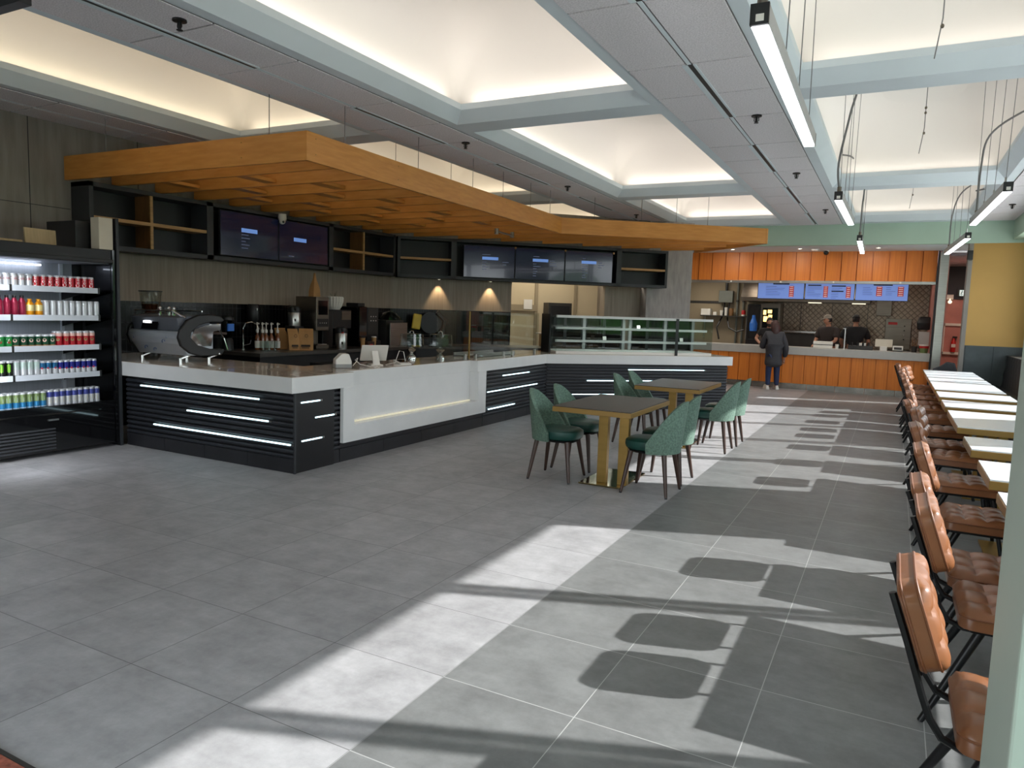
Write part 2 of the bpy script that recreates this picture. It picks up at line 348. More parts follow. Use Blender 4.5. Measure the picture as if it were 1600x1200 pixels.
# joints between the concrete sheets
jb = MB()
for y in (2.2, 4.62, 5.9): jb.box(-8.4, y, 2.0, -8.397, y+.008, CZ)
jb.box(-8.4, -3, 2.56, -8.397, 5.06, 2.567)
struct('trim_4', jb, 'kick_tile')
struct('trim_5', MB().box(-8.4, 4.9, 1.545, -8.385, 11.02, 2.14), 'greywood')
struct('trim_6', MB().box(-8.4, 4.9, 0.0, -8.39, 11.02, 1.545), 'black_tile')
WO = (-8.289, 11.106)
def W2(a, z, off=0.0): return L2(a, z, off, WO)
def obox(mb, a0, a1, o0, o1, z0, z1, fn, mi=0):
    P = [fn(a0, 0, o0), fn(a1, 0, o0), fn(a1, 0, o1), fn(a0, 0, o1)]
    return mb.prism([(p.x, p.y) for p in P], z0, z1, mi)
# angled back wall: header over the shelves, lower part, jamb wall, stone column
struct('wall_back', obox(obox(MB(), -.16, 5.1, .0, .15, 2.14, CZ, W2), -.16, 2.2, 0, .15, 0, 2.14, W2), 'concrete')
struct('trim_7', obox(MB(), -.16, 2.2, -.012, .0, 1.545, 2.14, W2), 'greywood')
struct('trim_8', obox(MB(), -.16, 2.2, -.008, .0, 0, 1.545, W2), 'black_tile')
struct('wall_jamb', obox(obox(MB(), 4.17, 5.1, .25, .4, 0, 2.14, W2), 4.17, 4.25, 0.0, .4, 0, 2.14, W2), 'greywood')
struct('wall_column', obox(MB(), 5.08, 6.09, -.02, .55, 0, CZ, W2), 'column_stone')
# cream room behind the opening
cr = MB(); obox(cr, -1.5, 5.9, 2.2, 2.3, 0, CZ, W2); obox(cr, 1.3, 1.45, .15, 2.2, 0, CZ, W2); pass
struct('wall_corridor', cr, 'cream_wall')
dc = MB()
for a, b_ in ((2.55, 2.63), (3.35, 3.42), (4.3, 4.36), (5.25, 5.31)): obox(dc, a, b_, 2.16, 2.2, 0, 2.6, W2)
obox(dc, 2.55, 3.4, 2.15, 2.2, 1.58, 1.72, W2); obox(dc, 4.3, 5.3, 2.15, 2.2, 2.45, 2.52, W2)
struct('trim_9', dc, 'cream_dark')
light('corridor_lamp', 'AREA', tuple(W2(3.2, 3.3, 1.2)), 40, (1, .93, .8), rot=(0, 0, 0), shape='SQUARE', size=1.2)
# right side: window wall with piers, header, sill, mullions
op = [(-2.6, .32), (.38, 1.92), (1.98, 3.48), (3.57, 5.01), (5.10, 6.55), (8.14, 9.62), (9.72, 11.17), (11.28, 12.82), (12.93, 14.20), (14.31, 15.42), (16.43, 17.04)]
ww = MB(); ww.box(2.2, -3, 0, 2.38, 22, .28); ww.box(2.2, -3, 3.08, 2.38, 7.2, 3.62).box(2.2, 7.2, 3.22, 2.38, 22, 3.62)
ww.box(2.2, -3, .28, 2.38, -2.6, 3.08); ww.box(2.2, 6.55, .28, 2.38, 8.14, 3.3); ww.box(2.2, 15.42, .28, 2.38, 16.43, 3.3); ww.box(2.2, 17.04, .28, 2.38, 22, 3.3)
struct('wall_right', ww, 'green_paint')
for i, (a, b_) in enumerate(op):
    zh = 3.08 if a < 7 else 3.22
    f = struct('window_%d' % (i+1), MB().box(2.27, a, .28, 2.278, b_, zh), 'pane')
    fr = MB()
    for y in (a, b_): fr.box(2.235, y-.03, .28, 2.30, y+.03, zh)
    fr.box(2.235, a, .28, 2.30, b_, .34); fr.build('window_frame', 'black_frame', f)
struct('trim_10', MB().box(1.79, -3, 3.15, 2.2, 16.0, CZ), 'green_paint')
struct('wall_far', MB().box(-9, 16.0, 3.09, 2.2, 16.15, CZ), 'green_paint')
struct('trim_11', MB().box(-9, 16.15, 3.09, 2.2, 17.62, 3.2), 'white_paint')
struct('wall_yellow', MB().box(1.2, 16.0, 1.2, 2.2, 16.14, 3.09), 'yellow_paint')
struct('trim_12', MB().box(1.22, 15.985, 0, 1.655, 16.0, 1.2).box(1.663, 15.985, 0, 2.2, 16.0, 1.2).box(1.2, 16.0, 0, 2.2, 16.14, 1.2), 'wainscot')
struct('trim_13', MB().box(1.13, 16.0, 0, 1.2, 16.3, 3.09), 'concrete')
# green post beside the camera
struct('wall_post', MB().box(.25, 1.575, 0, .62, 1.905, CZ), 'post_paint', bevel=.006)
struct('wall_front', MB().box(-8.6, -1.6, 0, -3.8, -1.5, CZ).box(-.8, -1.6, 0, 2.35, -1.5, CZ).box(-3.8, -1.6, 2.4, -.8, -1.5, CZ), 'green_paint')
struct('trim_22', MB().box(9.5, -30, -.14, 60, 40, -.10), 'lawn')
hg = MB(); rh = random.Random(5)
for i in range(60):
    y = -22+i*.75; s_ = rh.uniform(.9, 1.7); hg.ell((17+rh.uniform(-1, 1), y, rh.uniform(.4, 2.4)), (s_, s_, s_*rh.uniform(.8, 1.2)), 10, 7)
tag(hg.build('hedge', 'foliage'), 'green hedge outside the window wall', 'hedge', kind='stuff')
# passage behind the yellow wall
pw = MB().box(.93, 21.0, 0, 3.0, 21.15, 2.2); struct('wall_passage', pw, 'salmon_wall')
struct('trim_14', MB().box(.93, 20.95, 2.2, 3.0, 21.15, 3.3), 'navy_band')
pc = MB()
for k in range(8): pc.box(.93, 17.62+k*.42, 3.0, 2.2, 17.62+k*.42+.41, 3.06)
struct('trim_15', pc, 'mauve_ceiling')
struct('wall_side', MB().box(.72, 17.65, 0, .93, 22, 3.3), 'salmon_wall')
struct('trim_16', MB().box(-9, 21.2, 0, 2.3, 21.4, 3.6).box(-9, 15.0, 0, -8.8, 21.4, 3.6), 'concrete')
light('passage_fill', 'AREA', (1.6, 19.0, 2.95), 26, (1, .72, .6), rot=(0, 0, 0), shape='SQUARE', size=.8)  # added warm fill standing in for light bounced onto the salmon wall

# ceiling: tiled bands, sloped coffer rims with a lip, lit vaults above
cm = MB(); vm = MB()
CX = [(-7.42, -5.37), (-4.22, -2.13), (-.94, 1.16)]; CY = [(1.97, 6.63), (6.97, 11.63), (11.97, 15.75)]
for x0, x1 in ((-8.6, CX[0][0]), (CX[0][1], CX[1][0]), (CX[1][1], CX[2][0]), (CX[2][1], 1.8)):
    cm.add([(x0, 1.97, CZ), (x1, 1.97, CZ), (x1, 15.75, CZ), (x0, 15.75, CZ)], [(0, 1, 2, 3)])
cm.add([(-8.6, -3, CZ), (1.8, -3, CZ), (1.8, 1.97, CZ), (-8.6, 1.97, CZ)], [(0, 1, 2, 3)])
cm.add([(-8.6, 15.75, CZ), (1.8, 15.75, CZ), (1.8, 16.0, CZ), (-8.6, 16.0, CZ)], [(0, 1, 2, 3)])
for x0, x1 in CX:
    for y0, y1 in ((6.63, 6.97), (11.63, 11.97)):
        cm.add([(x0, y0, CZ), (x1, y0, CZ), (x1, y1, CZ), (x0, y1, CZ)], [(0, 1, 2, 3)])
def rect(x0, x1, y0, y1, d, z): return [(x0+d, y0+d, z), (x1-d, y0+d, z), (x1-d, y1-d, z), (x0+d, y1-d, z)]
def rrect(x0, x1, y0, y1, d, z, r=.22, n=4):
    out = []
    for cx, cy, a0 in ((x0+d+r, y0+d+r, PI), (x1-d-r, y0+d+r, 1.5*PI), (x1-d-r, y1-d-r, 0), (x0+d+r, y1-d-r, .5*PI)):
        for i in range(n+1): out.append((cx+r*math.cos(a0+i*PI/2/n), cy+r*math.sin(a0+i*PI/2/n), z))
    return out
for ix, (x0, x1) in enumerate(CX):
    for y0, y1 in CY:
        a = (x0, x1, y0, y1)
        cm.loft([rect(*a, 0, CZ), rect(*a, .12, CZ+.11), rect(*a, .12, CZ+.17), rect(*a, .10, CZ+.17), rect(*a, -.06, CZ+.17)], 0, caps=False)
        zs = [(-.06, .17, .05), (-.06, .36, .10), (-.045, .48, .14), (-.01, .60, .2), (.05, .70, .26), (.13, .79, .31), (.23, .86, .36), (.34, .91, .42), (.47, .94, .42), (.6, .95, .42)]
        vm.loft([rrect(*a, d, CZ+z, r) for d, z, r in zs], 0, caps=False)
        top = rrect(*a, .6, CZ+.95, .42); vm.add(top, [tuple(range(len(top)))], 0)
        c_ = [(1, .84, .62), (1, .90, .82), (1, .92, .84)][ix]; pw_ = [1.35, 1.75, 1.0][ix]
        for (lx, ly, sx, sy) in ((x0+.03, (y0+y1)/2, .06, y1-y0-.3), (x1-.03, (y0+y1)/2, .06, y1-y0-.3), ((x0+x1)/2, y0+.03, x1-x0-.3, .06), ((x0+x1)/2, y1-.03, x1-x0-.3, .06)):
            light('cove_lamp', 'AREA', (lx, ly, CZ+.185), pw_*max(sx, sy), c_, rot=(PI, 0, 0), shape='RECTANGLE', size=sx, size_y=sy)
# tiles: rows between T-bars, gap shows the dark grid
P_ = 2.83
for bx0, bx1 in ((-8.4, -7.52), (-5.26, -4.33), (-2.02, -1.05), (1.26, 1.79)):
    xm = (bx0+bx1)/2; cm.add([(bx0, 1.0, CZ-.003), (bx1, 1.0, CZ-.003), (bx1, 15.95, CZ-.003), (bx0, 15.95, CZ-.003)], [(0, 1, 2, 3)], 3)
    ys = sorted(y for k in range(-2, 6) for y in (4.45+P_*k, 5.66+P_*k, 6.475+P_*k) if .9 < y < 16)+[15.95]
    cols = ((bx0, xm-.02), (xm+.02, bx1)) if bx1-bx0 > .7 else ((bx0, bx1),)
    for a, b_ in zip(ys, ys[1:]):
        for q0, q1 in cols: cm.box(q0+.009, a+.009, CZ-.012, q1-.009, b_-.009, CZ-.004, 2)
    if len(cols) > 1: cm.box(xm-.014, 1, CZ-.012, xm+.014, 15.95, CZ-.005)
struct('trim_20', vm, 'vault', smooth=True)
struct('ceiling', cm, ['white_paint', 'vault', 'ceiling_tile', 'tile_gap'])
# slot diffusers in the bands
where = {-4.795: 'over the bar side', -1.535: 'over the middle of the hall', 1.5: ''}
ords = ['nearest', 'second', 'third', 'fourth', 'farthest']
for bx, side in ((-4.795, 'ceiling band above the bar canopy'), (-1.535, 'ceiling band beside the pendant bars')):
    k = 0
    for y in (2.83, 5.66, 8.49, 11.32, 14.15):
        t = thing('slot_diffuser', '%s black slot air diffuser in the tiled %s' % (ords[k], side), 'vent', (bx, y+.815, CZ-.012), 0, 'slot diffusers in the tiled bands'); k += 1
        MB().box(bx-.055, y+.02, CZ-.018, bx-.012, y+1.61, CZ-.011).box(bx+.03, y+.02, CZ-.018, bx+.05, y+1.61, CZ-.011).build('frame', 'white_paint', t)
        MB().box(bx-.012, y+.02, CZ-.014, bx+.03, y+1.61, CZ-.0115).build('slot', 'black_plastic', t)
# sprinkler heads
spk = [(-4.49, 3.49, 'nearest sprinkler head, over the left of the hall'), (-4.53, 7.31, 'second sprinkler head above the timber canopy'), (-4.56, 10.33, 'third sprinkler head above the timber canopy'), (-4.54, 13.6, 'farthest sprinkler head above the timber canopy'),
       (-1.3, 7.3, 'nearest sprinkler head beside the long near pendant bar'), (-1.28, 10.29, 'second sprinkler head in the middle tiled band'), (-1.2, 13.78, 'farthest sprinkler head in the middle tiled band, before the green header'), (1.5, 13.87, 'sprinkler head in the narrow right tiled strip')]
for x, y, lb in spk:
    t = thing('sprinkler_head', lb, 'sprinkler', (x, y, CZ-.012), 0, 'ceiling sprinklers')
    MB().cyl((x, y, CZ-.024), .048, .013, 14).build('escutcheon', 'black_plastic', t)
    MB().cyl((x, y, CZ-.075), .012, .056, 8).tube([(x-.02, y, CZ-.03), (x-.022, y, CZ-.06), (x, y, CZ-.078), (x+.022, y, CZ-.06), (x+.02, y, CZ-.03)], .004, 6).build('body', 'black_plastic', t)
    MB().cyl((x, y, CZ-.083), .022, .004, 12).build('deflector', 'black_plastic', t)
# ------------------------------------------------------------------ bar counter
CT = .906
def slat_base(t, L_, z0, z1, led_list, body0=0.0, depth=.55):
    """ribbed counter front in local coords: x along, y to the back, front face at y=0"""
    MB().box(body0, .03, .0, L_, depth, z1).build('body', 'black_lam', t, local=True)
    rb = MB(); z = z0
    while z < z1-.03:
        rb.box(0, .004, z, L_, .03, z+.034); z += .05
    rb.build('ribbed_panel', 'slat_black', t, bevel=.012, local=True)
    kb = MB(); n = max(1, round(L_/.64)); s = L_/n
    for i in range(n): kb.box(i*s+.002, .012, 0, (i+1)*s-.002, .03, z0-.005)
    kb.build('kick_tiles', 'kick_tile', t, local=True)
    for x0, x1, z in led_list:
        l = MB().box(x0, -.006, z-.0065, x1, .01, z+.0065).build('led_strip', 'led_glow', t, local=True)
        MB().box(x1, -.004, z-.008, x1+.035, .01, z+.008).build('end_clip', 'steel', l, local=True)
t = thing('bar_cabinet', 'black ribbed counter front with three light strips, between fridge and corner', 'cabinet', (-7.26, 4.905, 0), 0, 'ribbed black counter fronts')
slat_base(t, 2.43, .14, .75, [(.26, 2.0, .665), (.98, 2.12, .465), (.46, 2.40, .27)])
MB().box(2.43, 0, 0, 2.448, .018, .755).build('corner_trim', 'black_frame', t, local=True)
t = thing('bar_cabinet', 'short black ribbed counter front between the corner and the white panel', 'cabinet', (-4.83, 4.92, 0), PI/2, 'ribbed black counter fronts')
slat_base(t, .63, .14, .75, [(.08, .33, .66), (.27, .53, .50), (.09, .36, .295)], .56)
t = thing('bar_cabinet', 'black ribbed counter front right of the white panel, with three light strips', 'cabinet', (-4.83, 8.41, 0), PI/2, 'ribbed black counter fronts')
slat_base(t, 2.0, .14, .75, [(.53, 1.36, .66), (.10, 1.65, .46), (.14, .91, .22)])
t = thing('bar_cabinet', 'low dark tiled plinth under the white order panel', 'cabinet', (-4.83, 5.555, 0), PI/2)
MB().box(.0, .03, 0, 2.85, .55, .19).box(0, .15, .19, 2.85, .55, .74).build('body', 'black_lam', t, local=True)
kb = MB()
for i in range(4): kb.box(i*.7125+.002, .012, 0, (i+1)*.7125-.002, .03, .135)
kb.box(0, .016, .14, 2.85, .03, .185); kb.build('kick_tiles', 'kick_tile', t, local=True)
t = thing('bar_cabinet', 'angled black ribbed counter front behind the green dining tables', 'cabinet', tuple(L2(.02, 0, .02)), RZ2, 'ribbed black counter fronts')
slat_base(t, 3.28, .14, .75, [(1.42, 2.82, .665), (.70, 1.88, .48), (.45, 1.23, .255)])
# white worktop with deep fascia and the notched order panel
t = thing('countertop', 'long white stone countertop wrapping the bar in three runs', 'countertop', (-4.81, 4.87, 0))
e3 = L2(3.37, 0); e3b = L2(3.37, 0, .95); i2 = L2(-.30, 0, .95)
nb = .12
poly = [(-8.36, 4.87), (-4.81, 4.87), (-4.81, 5.72), (-4.81-nb, 5.72), (-4.81-nb, 8.2), (-4.81, 8.2), (-4.855, 10.44), (e3.x, e3.y), (e3b.x, e3b.y), (i2.x, i2.y), (-5.62, 10.7), (-5.62, 5.86), (-8.36, 5.86)]
MB().prism(poly, CT-.004, CT).build('top_surface', 'quartz_top', t)
MB().prism(poly, .755, CT-.004).build('fascia', 'quartz', t, bevel=.003)
wp = MB().box(-4.835, 5.55, .2, -4.795, 5.72, .757).box(-4.835, 8.2, .2, -4.795, 8.41, .757).box(-4.835, 5.72, .2, -4.795, 8.2, .37)
wp.box(-4.95, 5.70, .372, -4.93, 8.2, .756).box(-4.93, 5.70, .372, -4.836, 5.719, .754).box(-4.93, 8.201, .372, -4.836, 8.22, .754).box(-4.95, 5.70, .345, -4.836, 8.22, .3695)
p = wp.build('order_panel', 'quartz', t)
MB().box(-4.928, 5.74, .371, -4.905, 8.18, .385).build('light_strip', 'ledge_strip', p)

# ------------------------------------------------------------------ timber canopy
CB, CTp = 2.87, 3.13
A_, B_, C_, D_, E_ = (-8.33, 4.96), (-4.80, 5.035), (-4.98, 11.1), (-2.05, 13.3), (-3.72, 15.05)
cp = thing('timber_canopy', 'suspended orange-brown timber canopy of deep slats above the bar', 'canopy', (-6.5, 8, CB))
def board(mb, p, q, th, z0, z1):
    d = Vector((q[0]-p[0], q[1]-p[1], 0)).normalized(); n_ = Vector((-d.y, d.x, 0))*th
    return mb.prism([p, q, (q[0]+n_.x, q[1]+n_.y), (p[0]+n_.x, p[1]+n_.y)], z0, z1)
for p, q in ((A_, B_), (B_, C_), (C_, D_), (D_, E_)):
    f = board(MB(), p, q, .035, CB, CTp).build('fascia_board', 'maple', cp)
    sc = MB(); d = Vector((q[0]-p[0], q[1]-p[1], 0)); L_ = d.length; d.normalize(); k = .12
    while k < L_:
        for z in (CB+.07, CTp-.05):
            c = Vector((p[0], p[1], 0))+d*k; sc.ell((c.x+d.y*.001, c.y-d.x*.001, z), (.006, .006, .006), 6, 4)
        k += 1.3
    sc.build('screws', 'gold', f)
def right_x(y):
    if y < C_[1]: return B_[0]+(C_[0]-B_[0])*(y-B_[1])/(C_[1]-B_[1])
    if y < D_[1]: return C_[0]+(D_[0]-C_[0])*(y-C_[1])/(D_[1]-C_[1])
    return D_[0]+(E_[0]-D_[0])*(y-D_[1])/(E_[1]-D_[1])
def left_x(y): return -8.37 if y < 11.06 else -8.33+(y-11.1)/math.tan(R(43))
y = 5.54; k = 0
while y < 14.9:
    x0, x1 = left_x(y), right_x(y)-.04
    if x1-x0 > .2:
        s_ = MB().box(x0, y, CB+.03, x1, y+.04, CTp-.02).build('slat', 'maple', cp)
        xx = x0+.7+(k % 2)*.5
        while xx < x1-.4:
            if y < 10: MB().box(xx, y+.04, CB+.05, xx+.16, y+.55, CB+.085).build('spacer', 'maple', s_)
            xx += 1.25
    y += .575; k += 1
for x, yy in ((-7.62, 4.99), (-5.29, 5.06), (-4.85, 5.6), (-4.9, 6.9), (-4.9, 8.1), (-4.95, 9.0), (-4.97, 9.9), (-4.97, 10.6), (-4.55, 11.45), (-3.9, 11.95), (-2.95, 12.65), (-3.4, 12.3), (-6.2, 8.2), (-6.2, 9.6)):
    MB().tube([(x, yy, CTp-.05), (x, yy, 3.9 if -7.4 < x < -5.4 or x > -4.2 else 3.5)], .004, 6).build('suspension_wire', 'wire', cp)
t = thing('sprayer_bracket', 'small grey pipe bracket under the timber canopy', 'pipe', (-5.85, 10.75, CB))
MB().tube([(-5.86, 10.46, CB-.01), (-5.84, 11.0, CB-.03)], .016, 8).build('pipe', 'steel', t)
for yy in (10.46, 11.0): MB().cyl((-5.85, yy, CB-.06), .035, .09).build('fitting', 'steel', t)
t = thing('security_camera', 'white dome security camera under the canopy before the left screens', 'camera', (-7.95, 7.85, 2.83))
MB().lathe([(.055, .06), (.06, .0), (.055, -.03)], (-7.95, 7.85, 2.80)).build('housing', 'white_plastic', t, smooth=True)
MB().ell((-7.94, 7.84, 2.755), (.045, .045, .045)).build('dome', 'white_plastic', t, smooth=True)
MB().ell((-7.905, 7.825, 2.745), (.018, .018, .018)).build('lens', 'black_gloss', t, smooth=True)

# ------------------------------------------------------------------ shelf bays and screens on the back wall
SZ0, SZ1, SD = 2.125, 2.865, .33
def at_wall(k, a): return ((-8.05, a, 0), PI/2) if k == 0 else (tuple(L2(a, 0, 0, (-8.05, 10.85))), RZ2)
def bay(label, k, a0, a1, divider=None, shelf=True):
    loc, rz = at_wall(k, a0); L_ = a1-a0; t = thing('shelf_unit', label, 'shelf', loc, rz, 'black shelf bays over the back bar')
    MB().box(0, 0, SZ0, L_, SD, SZ0+.055).box(0, 0, SZ1-.05, L_, SD, SZ1).box(0, 0, SZ0, .05, SD, SZ1).box(L_-.05, 0, SZ0, L_, SD, SZ1).build('frame', 'black_frame', t, local=True)
    MB().box(.05, SD-.02, SZ0+.05, L_-.05, SD, SZ1-.05).build('back_panel', 'black_lam', t, local=True)
    if shelf: MB().box(.05, .01, 2.455, L_-.05, SD-.02, 2.495).build('shelf', 'lightwood', t, local=True)
    if divider:
        d = MB().box(divider-.018, .012, SZ0+.055, divider+.018, .03, SZ1-.05).build('divider', 'lightwood', t, local=True)
        MB().box(divider-.012, .03, SZ0+.055, divider+.012, SD-.02, SZ1-.05).build('divider_side', 'midwood', d, local=True)
    return t
bay('black shelf bay with wood divider, over the fridge end of the bar', 0, 5.06, 6.68, .78)
bay('black wall housing behind the left pair of dark screens', 0, 6.68, 9.0, None, False)
bay('black shelf bay with wood divider, right of the left pair of screens', 0, 9.0, 10.68, .82)
bay('undivided black shelf bay with one wood shelf, at the wall corner', 1, -.06, .98)
bay('black wall housing behind the three dark menu screens', 1, .98, 4.30, None, False)
bay('narrow black shelf bay beside the grey stone column', 1, 4.30, 5.36)
def screen(label, k, a0, a1, z0, z1, bar, lines, grp):
    loc, rz = at_wall(k, a0); L_ = a1-a0; t = thing('menu_screen', label, 'screen', loc, rz, grp)
    MB().box(.004, -.035, z0, L_-.004, .0, z1).build('case', 'black_plastic', t, bevel=.004, local=True)
    p = MB().box(.014, -.039, z0+.012, L_-.014, -.034, z1-.012).build('display', 'screen_dark', t, local=True)
    MB().box(bar[0], -.041, bar[1], bar[0]+bar[2], -.038, bar[1]+.055).build('highlight_bar', 'screen_bar', p, local=True)
    rnd = random.Random(int(a0*100))
    for x, z, n in lines:
        tx = MB()
        for i in range(n): tx.box(x, -.0405, z-i*.045, x+rnd.uniform(.06, .16), -.038, z-i*.045+.012)
        tx.build('text_lines', 'screen_text', p, local=True)
    return t
g1, g2 = 'left pair of bar screens', 'three bar menu screens'
screen('left screen of the dark pair over the coffee machine', 0, 6.80, 7.84, 2.19, 2.79, (.36, 2.53, .28), [(.36, 2.49, 5)], g1)
screen('right screen of the dark pair over the coffee machine', 0, 7.84, 8.88, 2.19, 2.79, (.30, 2.50, .26), [(.2, 2.27, 1)], g1)
screen('leftmost dark menu screen with blue bar in the row of three', 1, 1.15, 2.15, 2.17, 2.77, (.36, 2.51, .31), [(.36, 2.46, 4), (.75, 2.47, 2), (.36, 2.60, 1)], g2)
screen('middle dark menu screen with blue bar in the row of three', 1, 2.15, 3.15, 2.17, 2.77, (.35, 2.52, .31), [(.36, 2.47, 6), (.69, 2.54, 3), (.36, 2.61, 1)], g2)
screen('rightmost dark menu screen with blue bar, beside the narrow shelf bay', 1, 3.15, 4.15, 2.17, 2.77, (.34, 2.53, .31), [(.36, 2.48, 6), (.69, 2.55, 3), (.36, 2.62, 1)], g2)
# film corner clips on the screens
for a, lb in ((2.15, 'first'), (3.15, 'second'), (4.15, 'third')):
    p = L2(a, 2.755, -.05, (-8.05, 10.85)); tag(MB().ell(p, (.022, .022, .022), 8, 6).build('film_clip', 'lightwood', smooth=True), '%s round film clip from the left on the three menu screens' % lb, 'clip', 'screen film clips')
# downlights washing the wood panels
for i, (p, lb) in enumerate(((W2(.75, 2.12, -.10), 'small downlight under the corner shelf, left one'), (W2(1.75, 2.12, -.10), 'small downlight under the shelf, right one by the opening'))):
    t = thing('downlight', lb, 'light', tuple(p), RZ2, 'downlights under the back shelf')
    MB().cyl((0, 0, -.005), .035, .012).build('trim_ring', 'steel', t, local=True)
    MB().cyl((0, 0, -.007), .026, .004).build('lens', 'strip_warm', t, local=True)
    q = p+Vector((0, 0, -.02)); light('wall_wash', 'SPOT', tuple(q), 22, (1, .72, .42), to=tuple(q+N2*.055-Vector((0, 0, .5))), spot_size=R(64), spot_blend=.5, shadow_soft_size=.02)

# ------------------------------------------------------------------ open drinks fridge on the left wall
F0, F1, FX, FB = 2.35, 4.80, -7.28, -7.98
fr = thing('drinks_fridge', 'open black display fridge stocked with cans and bottles, against the left wall', 'fridge', (-7.7, 3.6, 0))
MB().box(-8.2, F0, .04, FX, F1, .42).build('base', 'black_gloss', fr, bevel=.008)
gr = MB()
for i in range(7): gr.box(FX, F0+.1, .07+i*.032, FX+.012, 4.17, .085+i*.032)
gr.build('grille', 'black_frame', fr)
MB().box(FX, 4.10, .352, FX+.02, 4.20, .368).build('handle', 'steel', fr)
MB().box(-8.2, F0, 1.94, FX, F1, 2.07).box(FX-.05, F0, 1.93, FX+.03, F1, 1.97).build('header', 'black_lam', fr, bevel=.006)
MB().box(FX-.03, F0, .42, FX+.01, F1, .50).build('front_lip', 'black_gloss', fr, bevel=.006)
MB().box(FB-.03, F0, .42, FB, F1, 1.94).box(FB, F0, 1.925, FX-.05, F1, 1.939).build('back_panel', 'fridge_back', fr)
MB().box(-8.2, F1, .04, FX+.01, F1+.03, 2.07).box(-8.2, F0-.03, .04, FX+.01, F0, 2.07).build('side_panel', 'black_gloss', fr)
MB().box(FB+.01, F1-.006, .46, FX-.02, F1-.001, 1.92).build('side_mirror', 'mirror_dark', fr)
MB().box(FB+.03, F0+.02, 1.885, FB+.055, F1-.35, 1.90).build('light_tube', 'fridge_glow', fr)
for y in (F0+.3, 3.4, 4.66): MB().box(FB, y, .5, FB+.02, y+.035, 1.92).build('upright', 'fridge_white', fr)
SHZ = [1.665, 1.385, 1.085, .805]
for i, z in enumerate(SHZ):
    s_ = MB().box(FB+.03, F0+.01, z-.028, FX-.075, F1-.12, z-.01).build('shelf', 'fridge_white', fr)
    MB().box(FX-.075, F0+.01, z-.05, FX-.06, F1-.12, z+.004).build('price_rail', 'fridge_white', s_)
    for y in (3.83, F1-.12): MB().box(FX-.078, y, z-.055, FX-.057, y+.02, z+.008).build('rail_clip', 'black_plastic', s_)
    for y in (3.42, 4.67): MB().prism([(0, 0), (.5, 0), (0, -.1)], 0, .006).xf(Matrix.Translation((FB+.03, y, z-.03)) @ Matrix.Rotation(PI/2, 4, 'X')).build('bracket', 'black_plastic', s_)
MB().box(FB+.02, F0+.01, .47, FX-.05, F1-.06, .485).build('deck', 'fridge_white', fr)
light('fridge_lamp', 'AREA', (FX-.08, 3.6, 1.895), 20, (.88, .93, 1), to=(-7.75, 3.6, .9), shape='RECTANGLE', size=.05, size_y=2.3)
light('fridge_lamp_low', 'AREA', (FX-.09, 3.6, 1.05), 9, (.88, .93, 1), to=(-7.8, 3.6, .5), shape='RECTANGLE', size=.05, size_y=2.3)
t = thing('end_panel', 'tall thin black panel standing between the fridge and the counter', 'panel', (-7.7, 4.855, 0))
MB().box(-8.2, 4.838, 0, -7.265, 4.862, 2.40).build('panel', 'black_lam', t); MB().box(-7.265, 4.836, 0, -7.25, 4.864, 2.40).build('edge_trim', 'black_frame', t)
tag(MB().box(-7.95, 4.53, 2.071, -7.45, 4.83, 2.35).build('storage_box', 'black_lam', bevel=.006), 'black box standing on top of the drinks fridge', 'box')
tag(MB().box(-7.42, 4.67, 2.071, -7.28, 4.82, 2.395).build('carton', 'carton_white', bevel=.004), 'tall white carton on the fridge top, before the black box', 'box')
tag(MB().cbox((-7.62, 4.28, 2.155), (.02, .32, .165), Euler((0, R(-4), R(6)))).build('board_offcut', 'plywood', bevel=.002), 'pale wood board leaning upright on the drinks fridge', 'board')
tag(MB().box(-7.7, 3.0, 2.071, -7.56, 4.08, 2.11).build('wood_strip', 'plywood', bevel=.003), 'long pale wood strip lying on the drinks fridge', 'board')

# cans and bottles ------------------------------------------------
LA = R(-28)
def wrap(vs2, r, z, flip=False):
    out = []
    for x, y_ in vs2:
        if flip: x, y_ = -y_, x
        a = LA+x/r; out.append(((r+.0006)*math.cos(a), (r+.0006)*math.sin(a), z+y_))
    return out
def text_mesh(txt, size):
    cu = bpy.data.curves.new('lettering', 'FONT'); cu.body = txt; cu.size = size; cu.align_x = 'CENTER'; cu.align_y = 'CENTER'; cu.resolution_u = 2
    ob = bpy.data.objects.new('lettering', cu); C.objects.link(ob); dg = bpy.context.evaluated_depsgraph_get()
    me = bpy.data.meshes.new_from_object(ob.evaluated_get(dg)); vs = [(q.co.x, q.co.y) for q in me.vertices]; fs = [tuple(p.vertices) for p in me.polygons]
    bpy.data.objects.remove(ob); bpy.data.meshes.remove(me); return vs, fs
def canmat(n, c, metal=.35, rough=.28): mat('can_'+n, c, rough, metal, n=(30, .05)); return 'can_'+n
for n, c in (('silver', (196, 198, 202)), ('red', (176, 22, 38)), ('white', (230, 230, 232)), ('green', (28, 130, 60)), ('darkgreen', (18, 70, 44)), ('pink', (222, 176, 166)), ('black', (16, 17, 18)), ('lime', (120, 200, 40)), ('pale', (178, 196, 190)), ('teal', (28, 96, 142)), ('blue', (24, 32, 128)), ('olive', (120, 140, 90)), ('aqua', (40, 120, 170)), ('violet', (70, 78, 150)), ('sand', (190, 180, 150)), ('orange', (226, 150, 20)), ('cream', (226, 210, 150)), ('crimson', (136, 24, 54)), ('cap', (34, 26, 28)), ('tan', (150, 110, 70))): canmat(n, c)
